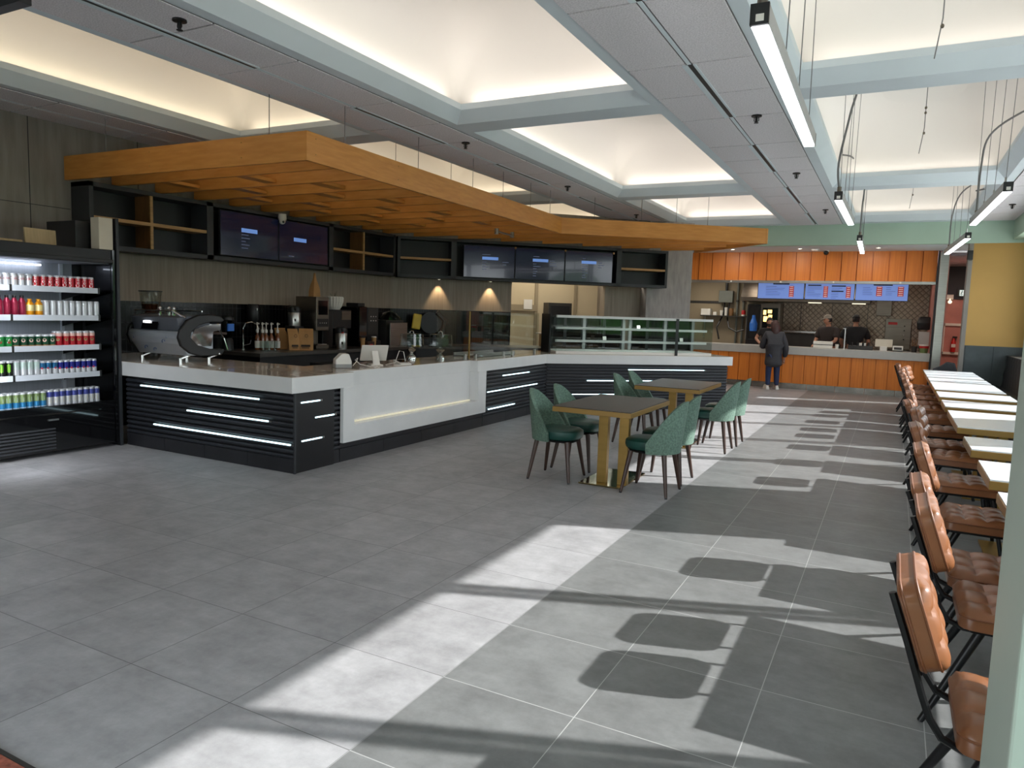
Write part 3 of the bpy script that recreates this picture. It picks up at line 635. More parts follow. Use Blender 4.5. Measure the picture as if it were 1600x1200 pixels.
def can(name, r, h, bands, deco=None, mats=('silver',)):
    """bands: (z0 fraction, z1 fraction, material index)"""
    m = MB(); m.lathe([(r*.78, 0), (r*.95, .004), (r, .012), (r, .013)], (0, 0, 0), 14, 0)
    for a, b_, i in bands: m.lathe([(r, .012+a*(h-.03)), (r, .012+b_*(h-.03))], (0, 0, 0), 14, i)
    m.lathe([(r, h-.018), (r*.84, h-.004), (r*.84, h), (r*.76, h-.003)], (0, 0, 0), 14, 0)
    for d in (deco or []):
        if d[0] == 'text':
            vs, fs = text_mesh(d[1], d[2]); m.add(wrap(vs, r, d[3], d[5] if len(d) > 5 else False), fs, d[4])
        if d[0] == 'disc':
            n = 12; vs = [(d[1]*math.cos(2*PI*j/n)+(d[4] if len(d) > 4 else 0), d[1]*math.sin(2*PI*j/n)) for j in range(n)]; m.add(wrap(vs, r, d[2]), [tuple(range(n))], d[3])
        if d[0] == 'bar': m.add(wrap([(d[1], 0), (d[2], 0), (d[2], d[4]), (d[1], d[4])], r, d[3]), [(0, 1, 2, 3)], d[5])
    me = m.build(name, ['can_'+q for q in mats], smooth=True); me.data.name = name; return me
def bottle(name, r, h, body, cap, label=None):
    m = MB(); m.lathe([(r*.9, 0), (r, .006), (r, h*.30)], n=14).lathe([(r, h*.30), (r, h*.66)], n=14, mi=2 if label else 0).lathe([(r, h*.66), (r*.95, h*.72), (r*.5, h*.86), (r*.48, h*.88)], n=14).lathe([(r*.52, h*.88), (r*.52, h), (r*.4, h)], n=14, mi=1)
    return m.build(name, ['can_'+body, 'can_'+cap]+(['can_'+label] if label else []), smooth=True)
protos = {
 'silver_cola': (can('drink_can', .033, .122, [(0, 1, 0)], [('text', 'Coke', .040, .075, 1)], ('silver', 'red')), .0672),
 'red_cola': (can('drink_can', .033, .122, [(0, 1, 1)], [('text', 'Coke', .046, .062, 2, True)], ('silver', 'red', 'white')), .0672),
 'crimson_bottle': (bottle('drink_bottle', .032, .195, 'crimson', 'cap'), .0672),
 'orange_bottle': (bottle('drink_bottle', .036, .165, 'orange', 'orange', 'cream'), .08),
 'silver_tall': (can('drink_can', .030, .155, [(0, 1, 0)], [('bar', -.012, .012, .03, .001, 1), ('bar', -.02, .02, .10, .012, 1)], ('silver', 'pale')), .0625),
 'lemon_can': (can('drink_can', .033, .122, [(0, 1, 1)], [('disc', .014, .055, 2, .01), ('text', '7', .06, .062, 3)], ('silver', 'green', 'red', 'white')), .0672),
 'ginger_can': (can('drink_can', .033, .122, [(0, .12, 2), (.12, 1, 1)], [('disc', .017, .066, 3)], ('silver', 'darkgreen', 'tan', 'pink')), .0672),
 'red_tall': (can('drink_can', .032, .150, [(0, .2, 1), (.2, .75, 1), (.75, 1, 2)], [('disc', .016, .07, 3), ('bar', -.018, .018, .10, .014, 2)], ('silver', 'red', 'pink', 'olive')), .0672),
 'black_energy': (can('drink_can', .032, .155, [(0, 1, 1)], [('bar', -.014, -.008, .05, .07, 2), ('bar', -.003, .003, .045, .08, 2), ('bar', .008, .014, .05, .07, 2)], ('silver', 'black', 'lime')), .0672),
 'pale_slim': (can('drink_can', .029, .155, [(0, .45, 0), (.45, 1, 1)], [('disc', .011, .08, 0)], ('silver', 'pale')), .0605),
 'teal_slim': (can('drink_can', .0275, .140, [(0, .5, 0), (.5, 1, 1)], [('disc', .010, .07, 2)], ('silver', 'teal', 'red')), .0575),
 'blue_slim': (can('drink_can', .0275, .140, [(0, .42, 0), (.42, 1, 1)], [('disc', .010, .062, 2)], ('silver', 'blue', 'red')), .0575),
 'aqua_tall': (can('drink_can', .030, .155, [(0, .4, 2), (.4, 1, 1)], [('bar', -.014, .014, .07, .04, 3)], ('silver', 'olive', 'aqua', 'pale')), .0635),
 'violet_tall': (can('drink_can', .029, .157, [(0, .6, 0), (.6, 1, 1)], [('bar', -.012, .012, .03, .06, 2)], ('silver', 'violet', 'sand')), .0605)}
rows = [(1.656, [('silver_cola', 4.03, 'silver cola can with red lettering', 'top'), ('red_cola', 4.69, 'red cola can with white script', 'top')]),
        (1.376, [('crimson_bottle', 3.99, 'crimson juice bottle with dark cap', 'second'), ('orange_bottle', 4.16, 'small orange juice bottle with cream label', 'second'), ('silver_tall', 4.69, 'tall plain silver can', 'second')]),
        (1.076, [('lemon_can', 3.88, 'bright green soda can with white 7', 'third'), ('ginger_can', 4.24, 'dark green ginger ale can with pink disc', 'third'), ('red_tall', 4.69, 'tall red can with pale top', 'third')]),
        (.796, [('black_energy', 3.83, 'black energy can with green stripes', 'fourth'), ('pale_slim', 4.07, 'pale silver slim can', 'fourth'), ('teal_slim', 4.26, 'teal and silver slim can', 'fourth'), ('blue_slim', 4.69, 'dark blue and silver slim can', 'fourth')]),
        (.486, [('aqua_tall', 4.17, 'green and blue tall can', 'bottom'), ('violet_tall', 4.71, 'silver tall can with violet top', 'bottom')])]
for z, segs in rows:
    y = 3.52
    for kind, yend, lb, sh in segs:
        pr, pitch = protos[kind]
        while y+pitch*.5 < yend:
            for dx in (0, pitch):
                if dx and kind in ('silver_cola', 'crimson_bottle', 'orange_bottle'): continue
                o = pr.copy(); C.objects.link(o); o.location = (-7.385-dx+random.uniform(-.003, .003), y+pitch/2+random.uniform(-.002, .002), z)
                o.rotation_euler = (0, 0, random.uniform(-.25, .25))
                tag(o, '%s on the %s fridge shelf' % (lb, sh), 'bottle' if 'bottle' in kind else 'can', '%ss, %s fridge shelf' % (lb, sh))
            y += pitch
for pr, _ in protos.values(): bpy.data.objects.remove(pr)
# ------------------------------------------------------------------ back counter and the things on it
BZ = .90
bc = thing('back_counter', 'dark back counter running along the wood wall', 'counter', (-7.9, 9, 0))
q1, q2 = W2(4.1, 0, -.95), W2(4.1, 0, -.02)
i0 = W2(.12, 0, -.95)
pl = [(-8.38, 6.95), (-7.42, 6.93), (-7.42, 10.55), (q1.x, q1.y), (q2.x, q2.y), (-8.30, 11.08), (-8.38, 10.98)]
MB().prism(pl, BZ-.05, BZ).build('worktop', 'dark_counter', bc, bevel=.004)
inn = [(-8.37, 7.0), (-7.5, 7.0), (-7.5, 10.6), (W2(4.05, 0, -.86).x, W2(4.05, 0, -.86).y), (W2(4.05, 0, -.04).x, W2(4.05, 0, -.04).y), (-8.28, 11.06), (-8.37, 10.97)]
MB().prism(inn, 0, BZ-.05).build('cabinet', 'black_lam', bc)
tag(MB().prism([(-6.9, 7.3), (-6.55, 7.2), (-6.2, 8.3), (-6.55, 8.45)], 0, .80).build('undercounter_cabinet', 'black_lam', bevel=.01), 'low black cabinet standing behind the white worktop corner', 'cabinet')

# coffee machine on the white worktop ------------------------------
em = thing('espresso_machine', 'big espresso machine with blue film on its back and black curved sides', 'coffee machine', (-7.05, 5.38, CT))
def prof(x0, x1, pts, mb, mi=0):      # pts: (y, z) outline extruded along x
    return mb.loft([[(x0, y, z) for y, z in pts], [(x1, y, z) for y, z in pts]], mi)
z0 = CT
body = [(5.27, z0+.07), (5.24, z0+.12), (5.18, z0+.20), (5.155, z0+.26), (5.15, z0+.31), (5.17, z0+.335), (5.60, z0+.335), (5.60, z0+.10), (5.68, z0+.10), (5.68, z0+.07)]
prof(-7.54, -6.72, body, MB()).build('body', 'film_steel', em, bevel=.01)
fm = MB()
for x, z in ((-7.45, .25), (-6.98, .22), (-7.2, .12), (-6.9, .27), (-7.33, .14)):
    y = 5.15+.022*abs(.31-z)/.11 if z > .2 else 5.17+.09*(.2-z)/.125
    fm.tube([(x+.022*math.cos(q), y-.002, z0+z+.022*math.sin(q)) for q in [i*PI/4 for i in range(6)]], .004, 5)
fm.build('film_print', 'film_mark', em)
prof(-7.52, -6.75, [(5.20, z0+.335), (5.16, z0+.48), (5.30, z0+.50), (5.58, z0+.50), (5.58, z0+.335)], MB()).build('upper_body', 'film_dark', em, bevel=.008)
dp = MB().cbox((-7.20, 5.173, z0+.40), (.26, .012, .115), Euler((R(-15), 0, 0))).build('display_panel', 'black_gloss', em)
lt = MB(); lt.cbox((-7.245, 5.162, z0+.424), (.11, .004, .022), Euler((R(-15), 0, 0)))
for i in range(8): lt.cbox((-7.29+i*.0265, 5.168, z0+.392), (.022, .004, .034), Euler((R(-15), 0, 0)))
lt.build('lettering', 'lamp_glow', dp)
for sgn, x in (('right', -6.74), ('left', -7.58)):
    out = [(5.66, .52), (5.45, .515), (5.28, .46), (5.17, .36), (5.14, .27), (5.18, .18), (5.30, .10), (5.46, .062), (5.80, .062), (5.86, .12), (5.84, .135), (5.62, .14), (5.42, .19), (5.32, .27), (5.34, .33), (5.45, .40), (5.62, .435), (5.80, .43), (5.86, .46), (5.80, .50)]
    prof(x, x+.045, [(5.14+(y-5.14)*.84, z0+z) for y, z in out], MB()).build('side_frame', 'black_plastic', em, bevel=.012)
prof(-6.735, -6.715, [(5.34, z0+.2), (5.31, z0+.28), (5.36, z0+.36), (5.5, z0+.40), (5.70, z0+.415), (5.70, z0+.35), (5.6, z0+.33), (5.57, z0+.17), (5.46, z0+.17)], MB()).build('side_plate', 'chrome', em)
prof(-7.45, -6.76, [(5.58, z0+.33), (5.58, z0+.42), (5.72, z0+.42), (5.74, z0+.36), (5.66, z0+.33)], MB()).build('group_head', 'chrome', em, bevel=.008)
for x in (-7.35, -7.05, -6.84): MB().tube([(x, 5.66, z0+.31), (x, 5.88, z0+.30)], .016, 8).build('portafilter', 'walnut', em)
for x in (-7.44, -6.80, -7.13, -6.76):
    y = 5.235 if x in (-7.44, -6.80) else 5.57
    MB().tube([(x+.06, y+.10, z0+.085), (x, y, z0+.035)], .013, 8).cyl((x, y, z0), .022, .042, 10).build('leg', 'chrome', em, smooth=True)
MB().tube([(-7.5, 5.2, z0+.50), (-7.48, 5.19, z0+.545), (-6.86, 5.19, z0+.55), (-6.72, 5.25, z0+.48)], .009, 8).tube([(-7.5, 5.57, z0+.50), (-7.48, 5.57, z0+.545), (-6.86, 5.57, z0+.55)], .009, 8).build('cup_rail', 'chrome', em)
for x in (-7.10, -6.95, -6.87):
    MB().cyl((x, 5.22, z0+.5), .016, .06, 8).ell((x, 5.22, z0+.575), (.02, .02, .022), 8, 6).build('valve_knob', 'chrome', em, smooth=True)
MB().tube([(-6.8, 5.74, z0+.36), (-6.78, 5.80, z0+.25), (-6.76, 5.83, z0+.12)], .007, 6).build('steam_wand', 'chrome', em)
t = thing('coffee_grinder', 'bean grinder with clear hopper behind the coffee machine', 'grinder', (-7.85, 5.65, CT), 0, None)
MB().lathe([(.095, 0), (.095, .03), (.075, .05), (.075, .38), (.09, .42), (.09, .50)], (-7.85, 5.65, CT), 18).build('body', 'black_plastic', t, smooth=True)
h = MB().lathe([(.07, .50), (.105, .60), (.125, .76), (.12, .76), (.10, .60), (.065, .505)], (-7.85, 5.65, CT), 20).build('hopper', 'glass', t, smooth=True)
MB().lathe([(.067, .505), (.10, .60), (.102, .61), (.02, .62)], (-7.85, 5.65, CT), 16).build('beans', 'brown_liquid', h, smooth=True)
MB().cyl((-7.85, 5.65, CT+.755), .13, .014, 20).build('lid', 'black_plastic', t)
t = thing('blender', 'blender jug with blue label against the black tiles', 'blender', (-8.2, 7.07, BZ))
MB().lathe([(.085, 0), (.075, .14), (.06, .17)], (-8.2, 7.07, BZ), 14).build('base', 'black_plastic', t, smooth=True)
j = MB().lathe([(.055, .17), (.085, .42), (.08, .42), (.05, .175)], (-8.2, 7.07, BZ), 14).build('jug', 'glass_dark', t, smooth=True)
MB().box(-8.145, 7.02, BZ+.27, -8.12, 7.12, BZ+.37).build('label', 'bottle_blue', j)
MB().lathe([(.09, .42), (.085, .46), (.03, .48)], (-8.2, 7.07, BZ), 14).build('lid', 'black_plastic', t, smooth=True)
t = thing('faucet', 'tall gooseneck tap at the small sink', 'tap', (-8.18, 7.33, BZ))
MB().tube([(-8.18, 7.33, BZ), (-8.18, 7.33, BZ+.30), (-8.16, 7.36, BZ+.375), (-8.11, 7.42, BZ+.395), (-8.06, 7.47, BZ+.36), (-8.045, 7.49, BZ+.29)], .011, 8).build('spout', 'chrome', t, smooth=True)
MB().cyl((-8.18, 7.33, BZ), .022, .03).tube([(-8.18, 7.33, BZ+.06), (-8.10, 7.38, BZ+.085), (-8.09, 7.39, BZ+.14)], .006, 6).build('handle', 'chrome', t)
t = thing('coffee_grinder', 'old brass-coloured dosing grinder beside the tap', 'grinder', (-8.1, 7.6, BZ))
MB().lathe([(.10, 0), (.10, .05), (.085, .06), (.085, .16), (.095, .17), (.095, .20), (.06, .23), (.055, .30), (.035, .33)], (-8.12, 7.62, BZ), 18).build('body', 'dark_steel', t, smooth=True)
t = thing('towel_dispenser', 'black paper towel dispenser on the tiles above the tap', 'dispenser', (-8.36, 7.55, 1.3))
MB().lathe([(.08, 0), (.095, .03), (.095, .24), (.08, .27)], (-8.29, 7.62, 1.28), 16).build('housing', 'black_plastic', t, smooth=True)
MB().cyl((-8.2, 7.6, 1.46), .018, .03, 8).build('badge', 'steel', t)
# syrup bottles
def syrup():
    t = thing('syrup_bottle', '', 'bottle', (0, 0, 0), 0, 'syrup bottles with white pumps')
    MB().lathe([(.033, 0), (.036, .01), (.036, .16), (.03, .19), (.015, .225), (.015, .25)], n=14).build('bottle', 'amber', t, local=True, smooth=True)
    MB().lathe([(.0365, .03), (.0365, .13)], n=14).build('paper_label', 'paper_white', t, local=True, smooth=True)
    MB().lathe([(.017, .245), (.02, .26), (.02, .285), (.008, .30), (.007, .35), (.016, .37), (.008, .395)], n=10).tube([(0, 0, .385), (.045, -.01, .38), (.05, -.012, .37)], .006, 6).build('pump', 'white_plastic', t, local=True, smooth=True)
    return t
pr = syrup(); lbs = ['leftmost syrup bottle with white pump', 'second syrup bottle from the left with white pump', 'third syrup bottle from the left, middle of the five', 'fourth syrup bottle from the left, greenish tint', 'rightmost syrup bottle with white pump, slightly apart']
for i, (x, y) in enumerate(((-8.05, 7.468), (-8.0, 7.516), (-7.97, 7.56), (-7.93, 7.618), (-7.88, 7.69))):
    o = pr if i == 0 else dup(pr, (0, 0, 0)); o.location = (x, y, BZ); o['label'] = lbs[i]
t0 = None
for i, (x, y, lb) in enumerate(((-7.78, 7.32, 'left glass tumbler in front of the syrup bottles'), (-7.75, 7.40, 'middle glass tumbler in front of the syrup bottles'), (-7.71, 7.47, 'right glass tumbler in front of the syrup bottles'), (-7.83, 7.43, 'back glass tumbler by the syrup bottles'))):
    o = MB().lathe([(.038, .0), (.042, .14), (.038, .14), (.034, .006), (.0, .006)], n=16).build('glass_tumbler', 'glass', smooth=True); o.location = (x, y, BZ); tag(o, lb, 'glass', 'glass tumblers')
# coffee bags
def bag(label, x, y, z, w_, h_, d_, rz, fold=True, ink=True):
    t = thing('coffee_bag', label, 'bag', (x, y, z), rz, 'kraft paper coffee bags')
    rings = []
    for k, (zz, ww, dd) in enumerate(((0, .96, 1), (.02, 1, 1), (.4, 1.02, 1), (.7, .99, .75), (.88, .97, .35), (1, .96, .12))):
        rings.append([(s1*w_/2*ww*(1 if abs(s1) < 1 else 1), s2*d_/2*dd+(.02*k if fold else 0), zz*h_) for s1, s2 in ((-1, -1), (-.5, -1.08), (0, -1.02), (.5, -1.08), (1, -1), (1, 1), (0, 1.05), (-1, 1))])
    MB().loft(rings).build('bag', 'kraft', t, smooth=True, local=True)
    if ink:
        q = MB().cbox((0, -d_/2-.006, h_*.22), (w_*.62, .004, h_*.10)); q.cbox((0, -d_/2-.006, h_*.12), (w_*.5, .004, h_*.03)).build('print', 'ink', t, local=True)
        MB().tube([(.02*math.cos(a)+.01, -d_*.40-.012, h_*.68+.022*math.sin(a)) for a in [i*PI/5 for i in range(10)]], .003, 5, closed=True).build('stamp', 'ink', t, local=True)
    return t
bag('left kraft coffee bag of the front two, partly hidden by its neighbour', -7.70, 7.83, BZ, .15, .31, .10, R(60))
bag('right kraft coffee bag of the front two, with dark printed stamp', -7.60, 7.965, BZ, .21, .315, .10, R(42))
bag('plain kraft coffee bag behind the syrup bottles', -8.0, 7.885, BZ, .17, .31, .10, R(60), ink=False)
# airpots
def airpot(label, x, y, z, h_=.30, rz=0.0):
    t = thing('airpot', label, 'thermos', (x, y, z), rz, 'steel coffee airpots')
    MB().lathe([(.092, 0), (.095, .02), (.095, h_-.06), (.09, h_-.05)], n=20).build('body', 'steel', t, local=True, smooth=True)
    MB().lathe([(.097, h_-.06), (.10, h_-.02), (.09, h_+.02), (.05, h_+.035)], n=20).tube([(.06, 0, h_), (.14, 0, h_-.005), (.15, 0, h_-.04)], .017, 8).build('lid', 'black_plastic', t, local=True, smooth=True)
    MB().tube([(.095, 0, .10), (.135, 0, .10), (.14, 0, .07)], .012, 8).build('tap', 'black_plastic', t, local=True)
    return t
t = thing('brewer_stand', 'narrow black stand under the left airpot', 'stand', (-7.93, 8.07, BZ)); MB().box(-8.03, 7.98, BZ, -7.83, 8.165, BZ+.345).build('stand', 'black_plastic', t, bevel=.01)
airpot('steel airpot with black lid, raised on the black stand', -7.93, 8.07, BZ+.345, .26, R(-40))
airpot('steel airpot with red tag, on the counter right of the brewer', -7.66, 8.80, BZ, .30, R(-40))
tag(MB().cbox((-7.575, 8.735, BZ+.255), (.03, .03, .03)).build('red_tag', 'red', bevel=.004), 'small red tag on the right airpot lid', 'tag')
# brewer tower
bt = thing('coffee_brewer', 'tall stainless coffee brewer tower with screen, a bag on top', 'coffee machine', (-7.9, 8.42, BZ))
MB().box(-8.12, 8.29, BZ+.28, -7.70, 8.565, BZ+.79).box(-8.12, 8.31, BZ, -7.9, 8.55, BZ+.28).box(-8.12, 8.29, BZ, -7.70, 8.565, BZ+.06).build('body', 'dark_steel', bt, bevel=.008)
MB().box(-7.702, 8.33, BZ+.52, -7.694, 8.53, BZ+.735).build('screen', 'black_gloss', bt)
kp = MB().box(-7.702, 8.31, BZ+.34, -7.692, 8.545, BZ+.46).build('button_panel', 'black_plastic', bt)
for i in range(4): MB().cyl((-7.69, 8.36+i*.045, BZ+.39), .005, .012, 8).build('button', 'white_plastic', kp)
MB().box(-7.9, 8.33, BZ+.02, -7.71, 8.53, BZ+.075).build('drip_tray', 'steel', bt)
t = thing('coffee_bag', 'tall kraft bag with twisted top standing on the brewer tower', 'bag', (-7.87, 8.43, BZ+.79), 0, 'kraft paper coffee bags')
rg = [[(sx*w2*.5, sy*d2*.5, z_) for sx, sy in ((-1, -1), (1, -1), (1, 1), (-1, 1))] for z_, w2, d2 in ((0, .10, .15), (.10, .10, .135), (.18, .075, .10), (.26, .035, .045), (.36, .02, .012))]
MB().loft(rg).build('bag', 'kraft', t, smooth=True, local=True)
t = thing('grinder_tower', 'black bulk coffee grinder, right of the brewer tower', 'grinder', (-8.0, 9.0, BZ))
MB().box(-8.2, 8.62, BZ, -7.88, 8.86, BZ+.60).build('body', 'black_plastic', t, bevel=.01)
MB().box(-8.2, 8.86, BZ+.30, -7.88, 9.30, BZ+.60).build('motor_housing', 'black_plastic', t, bevel=.01)
MB().box(-7.882, 9.06, BZ+.44, -7.874, 9.28, BZ+.58).build('front_plate', 'dark_steel', t)
t = thing('filter_stack', 'stack of white fluted paper filters on the bulk grinder', 'coffee filters', (-8.02, 9.02, BZ+.60))
fl = MB(); n = 40
fl.loft([[((r_*(1+(.03 if j % 2 else -.03)*u))*math.cos(2*PI*j/n), (r_*(1+(.03 if j % 2 else -.03)*u))*math.sin(2*PI*j/n), z_) for j in range(n)] for r_, z_, u in ((.10, 0, .2), (.13, .05, .6), (.155, .13, 1), (.16, .19, 1), (.145, .21, 1))])
o = fl.build('filters', 'paper_white', t, local=True)
for i in range(4): MB().tube([(.03*math.cos(i*1.6), .03*math.sin(i*1.6), .2), (.05*math.cos(i*1.6+.4), .06*math.sin(i*1.6+.4), .30-.02*i)], [.014, .003], 5).build('crumpled_liner', 'thin_glass', t, local=True)
t = thing('brewing_machine', 'black automatic coffee machine with grey button panel', 'coffee machine', (-7.95, 9.7, BZ))
MB().box(-8.2, 9.40, BZ, -7.80, 9.60, BZ+.66).build('body', 'black_gloss', t, bevel=.012)
MB().box(-8.1, 9.42, BZ+.66, -7.84, 9.59, BZ+.72).build('hopper', 'black_plastic', t, bevel=.01)
MB().box(-8.2, 9.605, BZ+.10, -7.80, 9.90, BZ+.65).build('milk_cabinet', 'black_lam', t, bevel=.008)
dp = MB().box(-7.80, 9.62, BZ+.20, -7.792, 9.885, BZ+.63).build('button_panel', 'gunmetal', t)
for i in range(6): MB().ell((-7.79, 9.69+.065*(i % 3), BZ+.50-.07*(i//3)), (.008, .011, .011), 8, 6).build('button', 'white_plastic', dp)
MB().box(-8.15, 9.4, BZ, -7.74, 9.90, BZ+.1).build('drip_base', 'black_plastic', t, bevel=.006)
for i, (x, y, lb) in enumerate(((-7.62, 9.56, 'tall kraft paper cup in the open, beside the grey panel machine'), (-7.6, 9.25, 'dark paper cup before the black coffee machine'))):
    t = thing('paper_cup', lb, 'cup', (x, y, BZ), 0, 'paper cups on the back counter')
    MB().lathe([(.03, 0), (.043, .16)], n=14).build('cup', 'kraft', t, local=True, smooth=True)
    MB().lathe([(.045, .16), (.045, .172), (.03, .178)], n=14).build('lid', 'white_plastic' if i == 0 else 'black_plastic', t, local=True, smooth=True)
t = thing('card_holder', 'small brown box with red card, in front of the black machine', 'box', (-7.57, 9.37, BZ)); MB().box(-7.62, 9.30, BZ, -7.53, 9.47, BZ+.10).build('box', 'walnut', t, bevel=.004); MB().box(-7.529, 9.34, BZ+.03, -7.526, 9.42, BZ+.06).build('card', 'red', t)
t = thing('cutting_board', 'grey metal sheet standing upright on the back counter', 'board', (-7.66, 10.27, BZ)); MB().box(-7.67, 10.04, BZ, -7.65, 10.53, BZ+.40).build('sheet', 'steel', t, bevel=.003)
t = thing('cloth_bundle', 'crumpled pale plastic sheet lying over the grey metal sheet', 'plastic sheet', (-7.95, 10.3, BZ)); MB().box(-8.2, 10.05, BZ, -7.75, 10.55, BZ+.44).build('base_box', 'gunmetal', t)
cl = MB(); rnd = random.Random(3)
cl.loft([[((r_*math.cos(2*PI*j/14)*1.0)+rnd.uniform(-.012, .012), r_*1.25*math.sin(2*PI*j/14)+rnd.uniform(-.012, .012), z_+rnd.uniform(-.012, .012)) for j in range(14)] for r_, z_ in ((.19, .44), (.18, .48), (.12, .55), (.05, .59))]); cl.xf(Matrix.Translation((-7.95, 10.42, BZ))); cl.build('sheet', 'glass_dark', t, smooth=True)
t = thing('bread_slicer', 'black slicing machine with yellow guard at the wall corner', 'machine', tuple(W2(.42, BZ, -.5)), RZ2)
MB().box(-.35, -.1, 0, .45, .35, .12).build('base', 'black_plastic', t, local=True, bevel=.01)
MB().lathe([(.0, -.03), (.2, -.03), (.2, .03), (.0, .03)], n=20).xf(Matrix.Translation((.15, .12, .40)) @ Matrix.Rotation(PI/2, 4, 'X')).build('blade_cover', 'black_plastic', t, local=True, smooth=True)
MB().cbox((-.13, .02, .42), (.16, .05, .28), Euler((0, R(8), 0))).build('guard', 'yellow_plastic', t, local=True, bevel=.02)
MB().tube([(.35, .1, .1), (.40, .1, .45), (.25, .1, .60)], .05, 8).build('arm', 'black_plastic', t, local=True, smooth=True)
t = thing('prep_box', 'pale wooden box on the back counter, seen through the glass panels', 'box', tuple(W2(3.1, BZ, -.55)), RZ2)
MB().box(-.35, 0, 0, .45, .4, .24).build('box', 'plywood', t, local=True, bevel=.006); MB().box(-.4, -.05, .24, .5, .45, .262).build('top', 'white_plastic', t, local=True)
t = thing('metal_tray', 'long grey metal tray on the counter behind the glass guards', 'tray', (-5.35, 9.35, CT)); MB().box(-5.55, 8.75, CT, -5.15, 9.9, CT+.012).box(-5.55, 8.75, CT, -5.53, 9.9, CT+.05).box(-5.17, 8.75, CT, -5.15, 9.9, CT+.05).build('tray', 'steel', t, bevel=.003)
# ------------------------------------------------------------------ things on the white worktop
t = thing('receipt_printer', 'white cube-shaped receipt printer on the worktop', 'printer', (-5.22, 6.02, CT), R(-38))
prof_ = [(-.085, 0), (.085, 0), (.085, .075), (.055, .155), (-.02, .155), (-.085, .09)]
MB().loft([[(-.08, y, z) for y, z in prof_], [(.08, y, z) for y, z in prof_]]).build('body', 'white_plastic', t, bevel=.01, local=True)
MB().box(-.082, -.087, .0, .082, .087, .05).build('base', 'grey_plastic', t, bevel=.01, local=True)
t = thing('point_of_sale', 'white tablet till on its stand, screen tilted away', 'till', (-5.22, 6.58, CT), R(232))
MB().cbox((0, -.06, .135), (.31, .014, .215), Euler((R(-32), 0, 0))).build('tablet', 'white_plastic', t, bevel=.005, local=True)
MB().cbox((0, -.055, .138), (.29, .004, .195), Euler((R(-32), 0, 0))).build('screen', 'black_gloss', t, local=True).location = (0, -.010, .005)
MB().box(-.07, -.10, 0, .07, .09, .012).build('base', 'white_plastic', t, bevel=.004, local=True)
MB().loft([[(-.04, .07, .01), (.04, .07, .01), (.04, .055, .01), (-.04, .055, .01)], [(-.035, -.02, .16), (.035, -.02, .16), (.035, -.035, .16), (-.035, -.035, .16)]]).build('stand', 'white_plastic', t, bevel=.003, local=True)
bpy.context.view_layer.update()
t = thing('card_reader', 'white card terminal lying on the worktop, left of the cake stands', 'card reader', (-5.06, 6.88, CT), R(62))
MB().loft([[(-.07, -.10, 0), (.07, -.10, 0), (.07, .10, 0), (-.07, .10, 0)], [(-.075, -.105, .02), (.075, -.105, .02), (.075, .105, .055), (-.075, .105, .055)]]).build('body', 'white_plastic', t, bevel=.008, local=True)
MB().cbox((0, .012, .043), (.11, .12, .004), Euler((R(9.5), 0, 0))).build('screen', 'black_gloss', t, local=True)
def cable(lb, pts): tag(MB().tube(pts, .004, 6).build('power_cable', 'white_plastic', smooth=True), lb, 'cable', 'white cables on the worktop')
cable('looped white cable between receipt printer and till', [(-5.16, 6.12, CT+.02), (-5.14, 6.16, CT+.07), (-5.16, 6.2, CT+.10), (-5.19, 6.19, CT+.08), (-5.16, 6.24, CT+.03), (-5.05, 6.3, CT+.006), (-4.98, 6.26, CT+.005), (-5.04, 6.4, CT+.005), (-5.12, 6.48, CT+.005)])
cable('white cable arching between the till and card terminal', [(-5.15, 6.68, CT+.005), (-5.06, 6.74, CT+.03), (-5.1, 6.87, CT+.16), (-5.06, 6.90, CT+.15), (-5.03, 6.91, CT+.005), (-4.95, 6.82, CT+.005), (-5.06, 6.72, CT+.005)])
def cake(label, x, y):
    t = thing('cake_stand', label, 'cake stand', (x, y, CT), 0, 'glass cake stands')
    MB().lathe([(.062, 0), (.062, .025), (.05, .05), (.03, .065), (.02, .085), (.055, .12), (.06, .13), (.02, .155), (.02, .165)], n=18).build('foot', 'chrome', t, smooth=True, local=True)
    MB().lathe([(.165, .165), (.17, .175), (.02, .175)], n=24).build('plate', 'glass', t, smooth=True, local=True)
    d = MB().lathe([(.155, .178), (.145, .33), (.03, .338)], n=22).build('dome', 'thin_glass', t, local=True)
    MB().tube([(-.03, 0, .338), (-.025, 0, .362), (0, 0, .372), (.025, 0, .362), (.03, 0, .338)], .007, 8).build('handle', 'chrome', d, local=True)
cake('left glass-domed cake stand on a chrome foot', -5.5, 7.67); cake('right glass-domed cake stand on a chrome foot', -5.24, 7.95)
# glass guards on the worktop
def guard(label, p, q, zt=1.548):
    t = thing('glass_guard', label, 'glass panel', (p[0], p[1], CT), 0, 'glass guards on the worktop')
    d = Vector((q[0]-p[0], q[1]-p[1], 0)).normalized(); n_ = Vector((-d.y, d.x, 0))*.005
    MB().prism([(p[0]+n_.x, p[1]+n_.y), (q[0]+n_.x, q[1]+n_.y), (q[0]-n_.x, q[1]-n_.y), (p[0]-n_.x, p[1]-n_.y)], CT+.005, zt).build('pane', 'glass', t)
    for f in (.12, .88):
        c = Vector((p[0], p[1], CT))+(Vector((q[0], q[1], CT))-Vector((p[0], p[1], CT)))*f
        MB().box(c.x-.02, c.y-.012, CT, c.x+.02, c.y+.012, CT+.07).build('clamp', 'steel', t, bevel=.004)
    return t
g = guard('left glass guard in front of the cake stand, with copper-lit edge', (-5.03, 7.55), (-5.03, 8.33))
MB().box(-5.038, 8.325, CT+.005, -5.022, 8.34, 1.548).build('edge_strip', 'gold', g)
guard('middle glass guard on the worktop, over the metal tray', (-5.02, 8.36), (-5.02, 9.42))
guard('right glass guard on the worktop, ending at the display case', (-5.02, 9.45), (-5.05, 10.5))
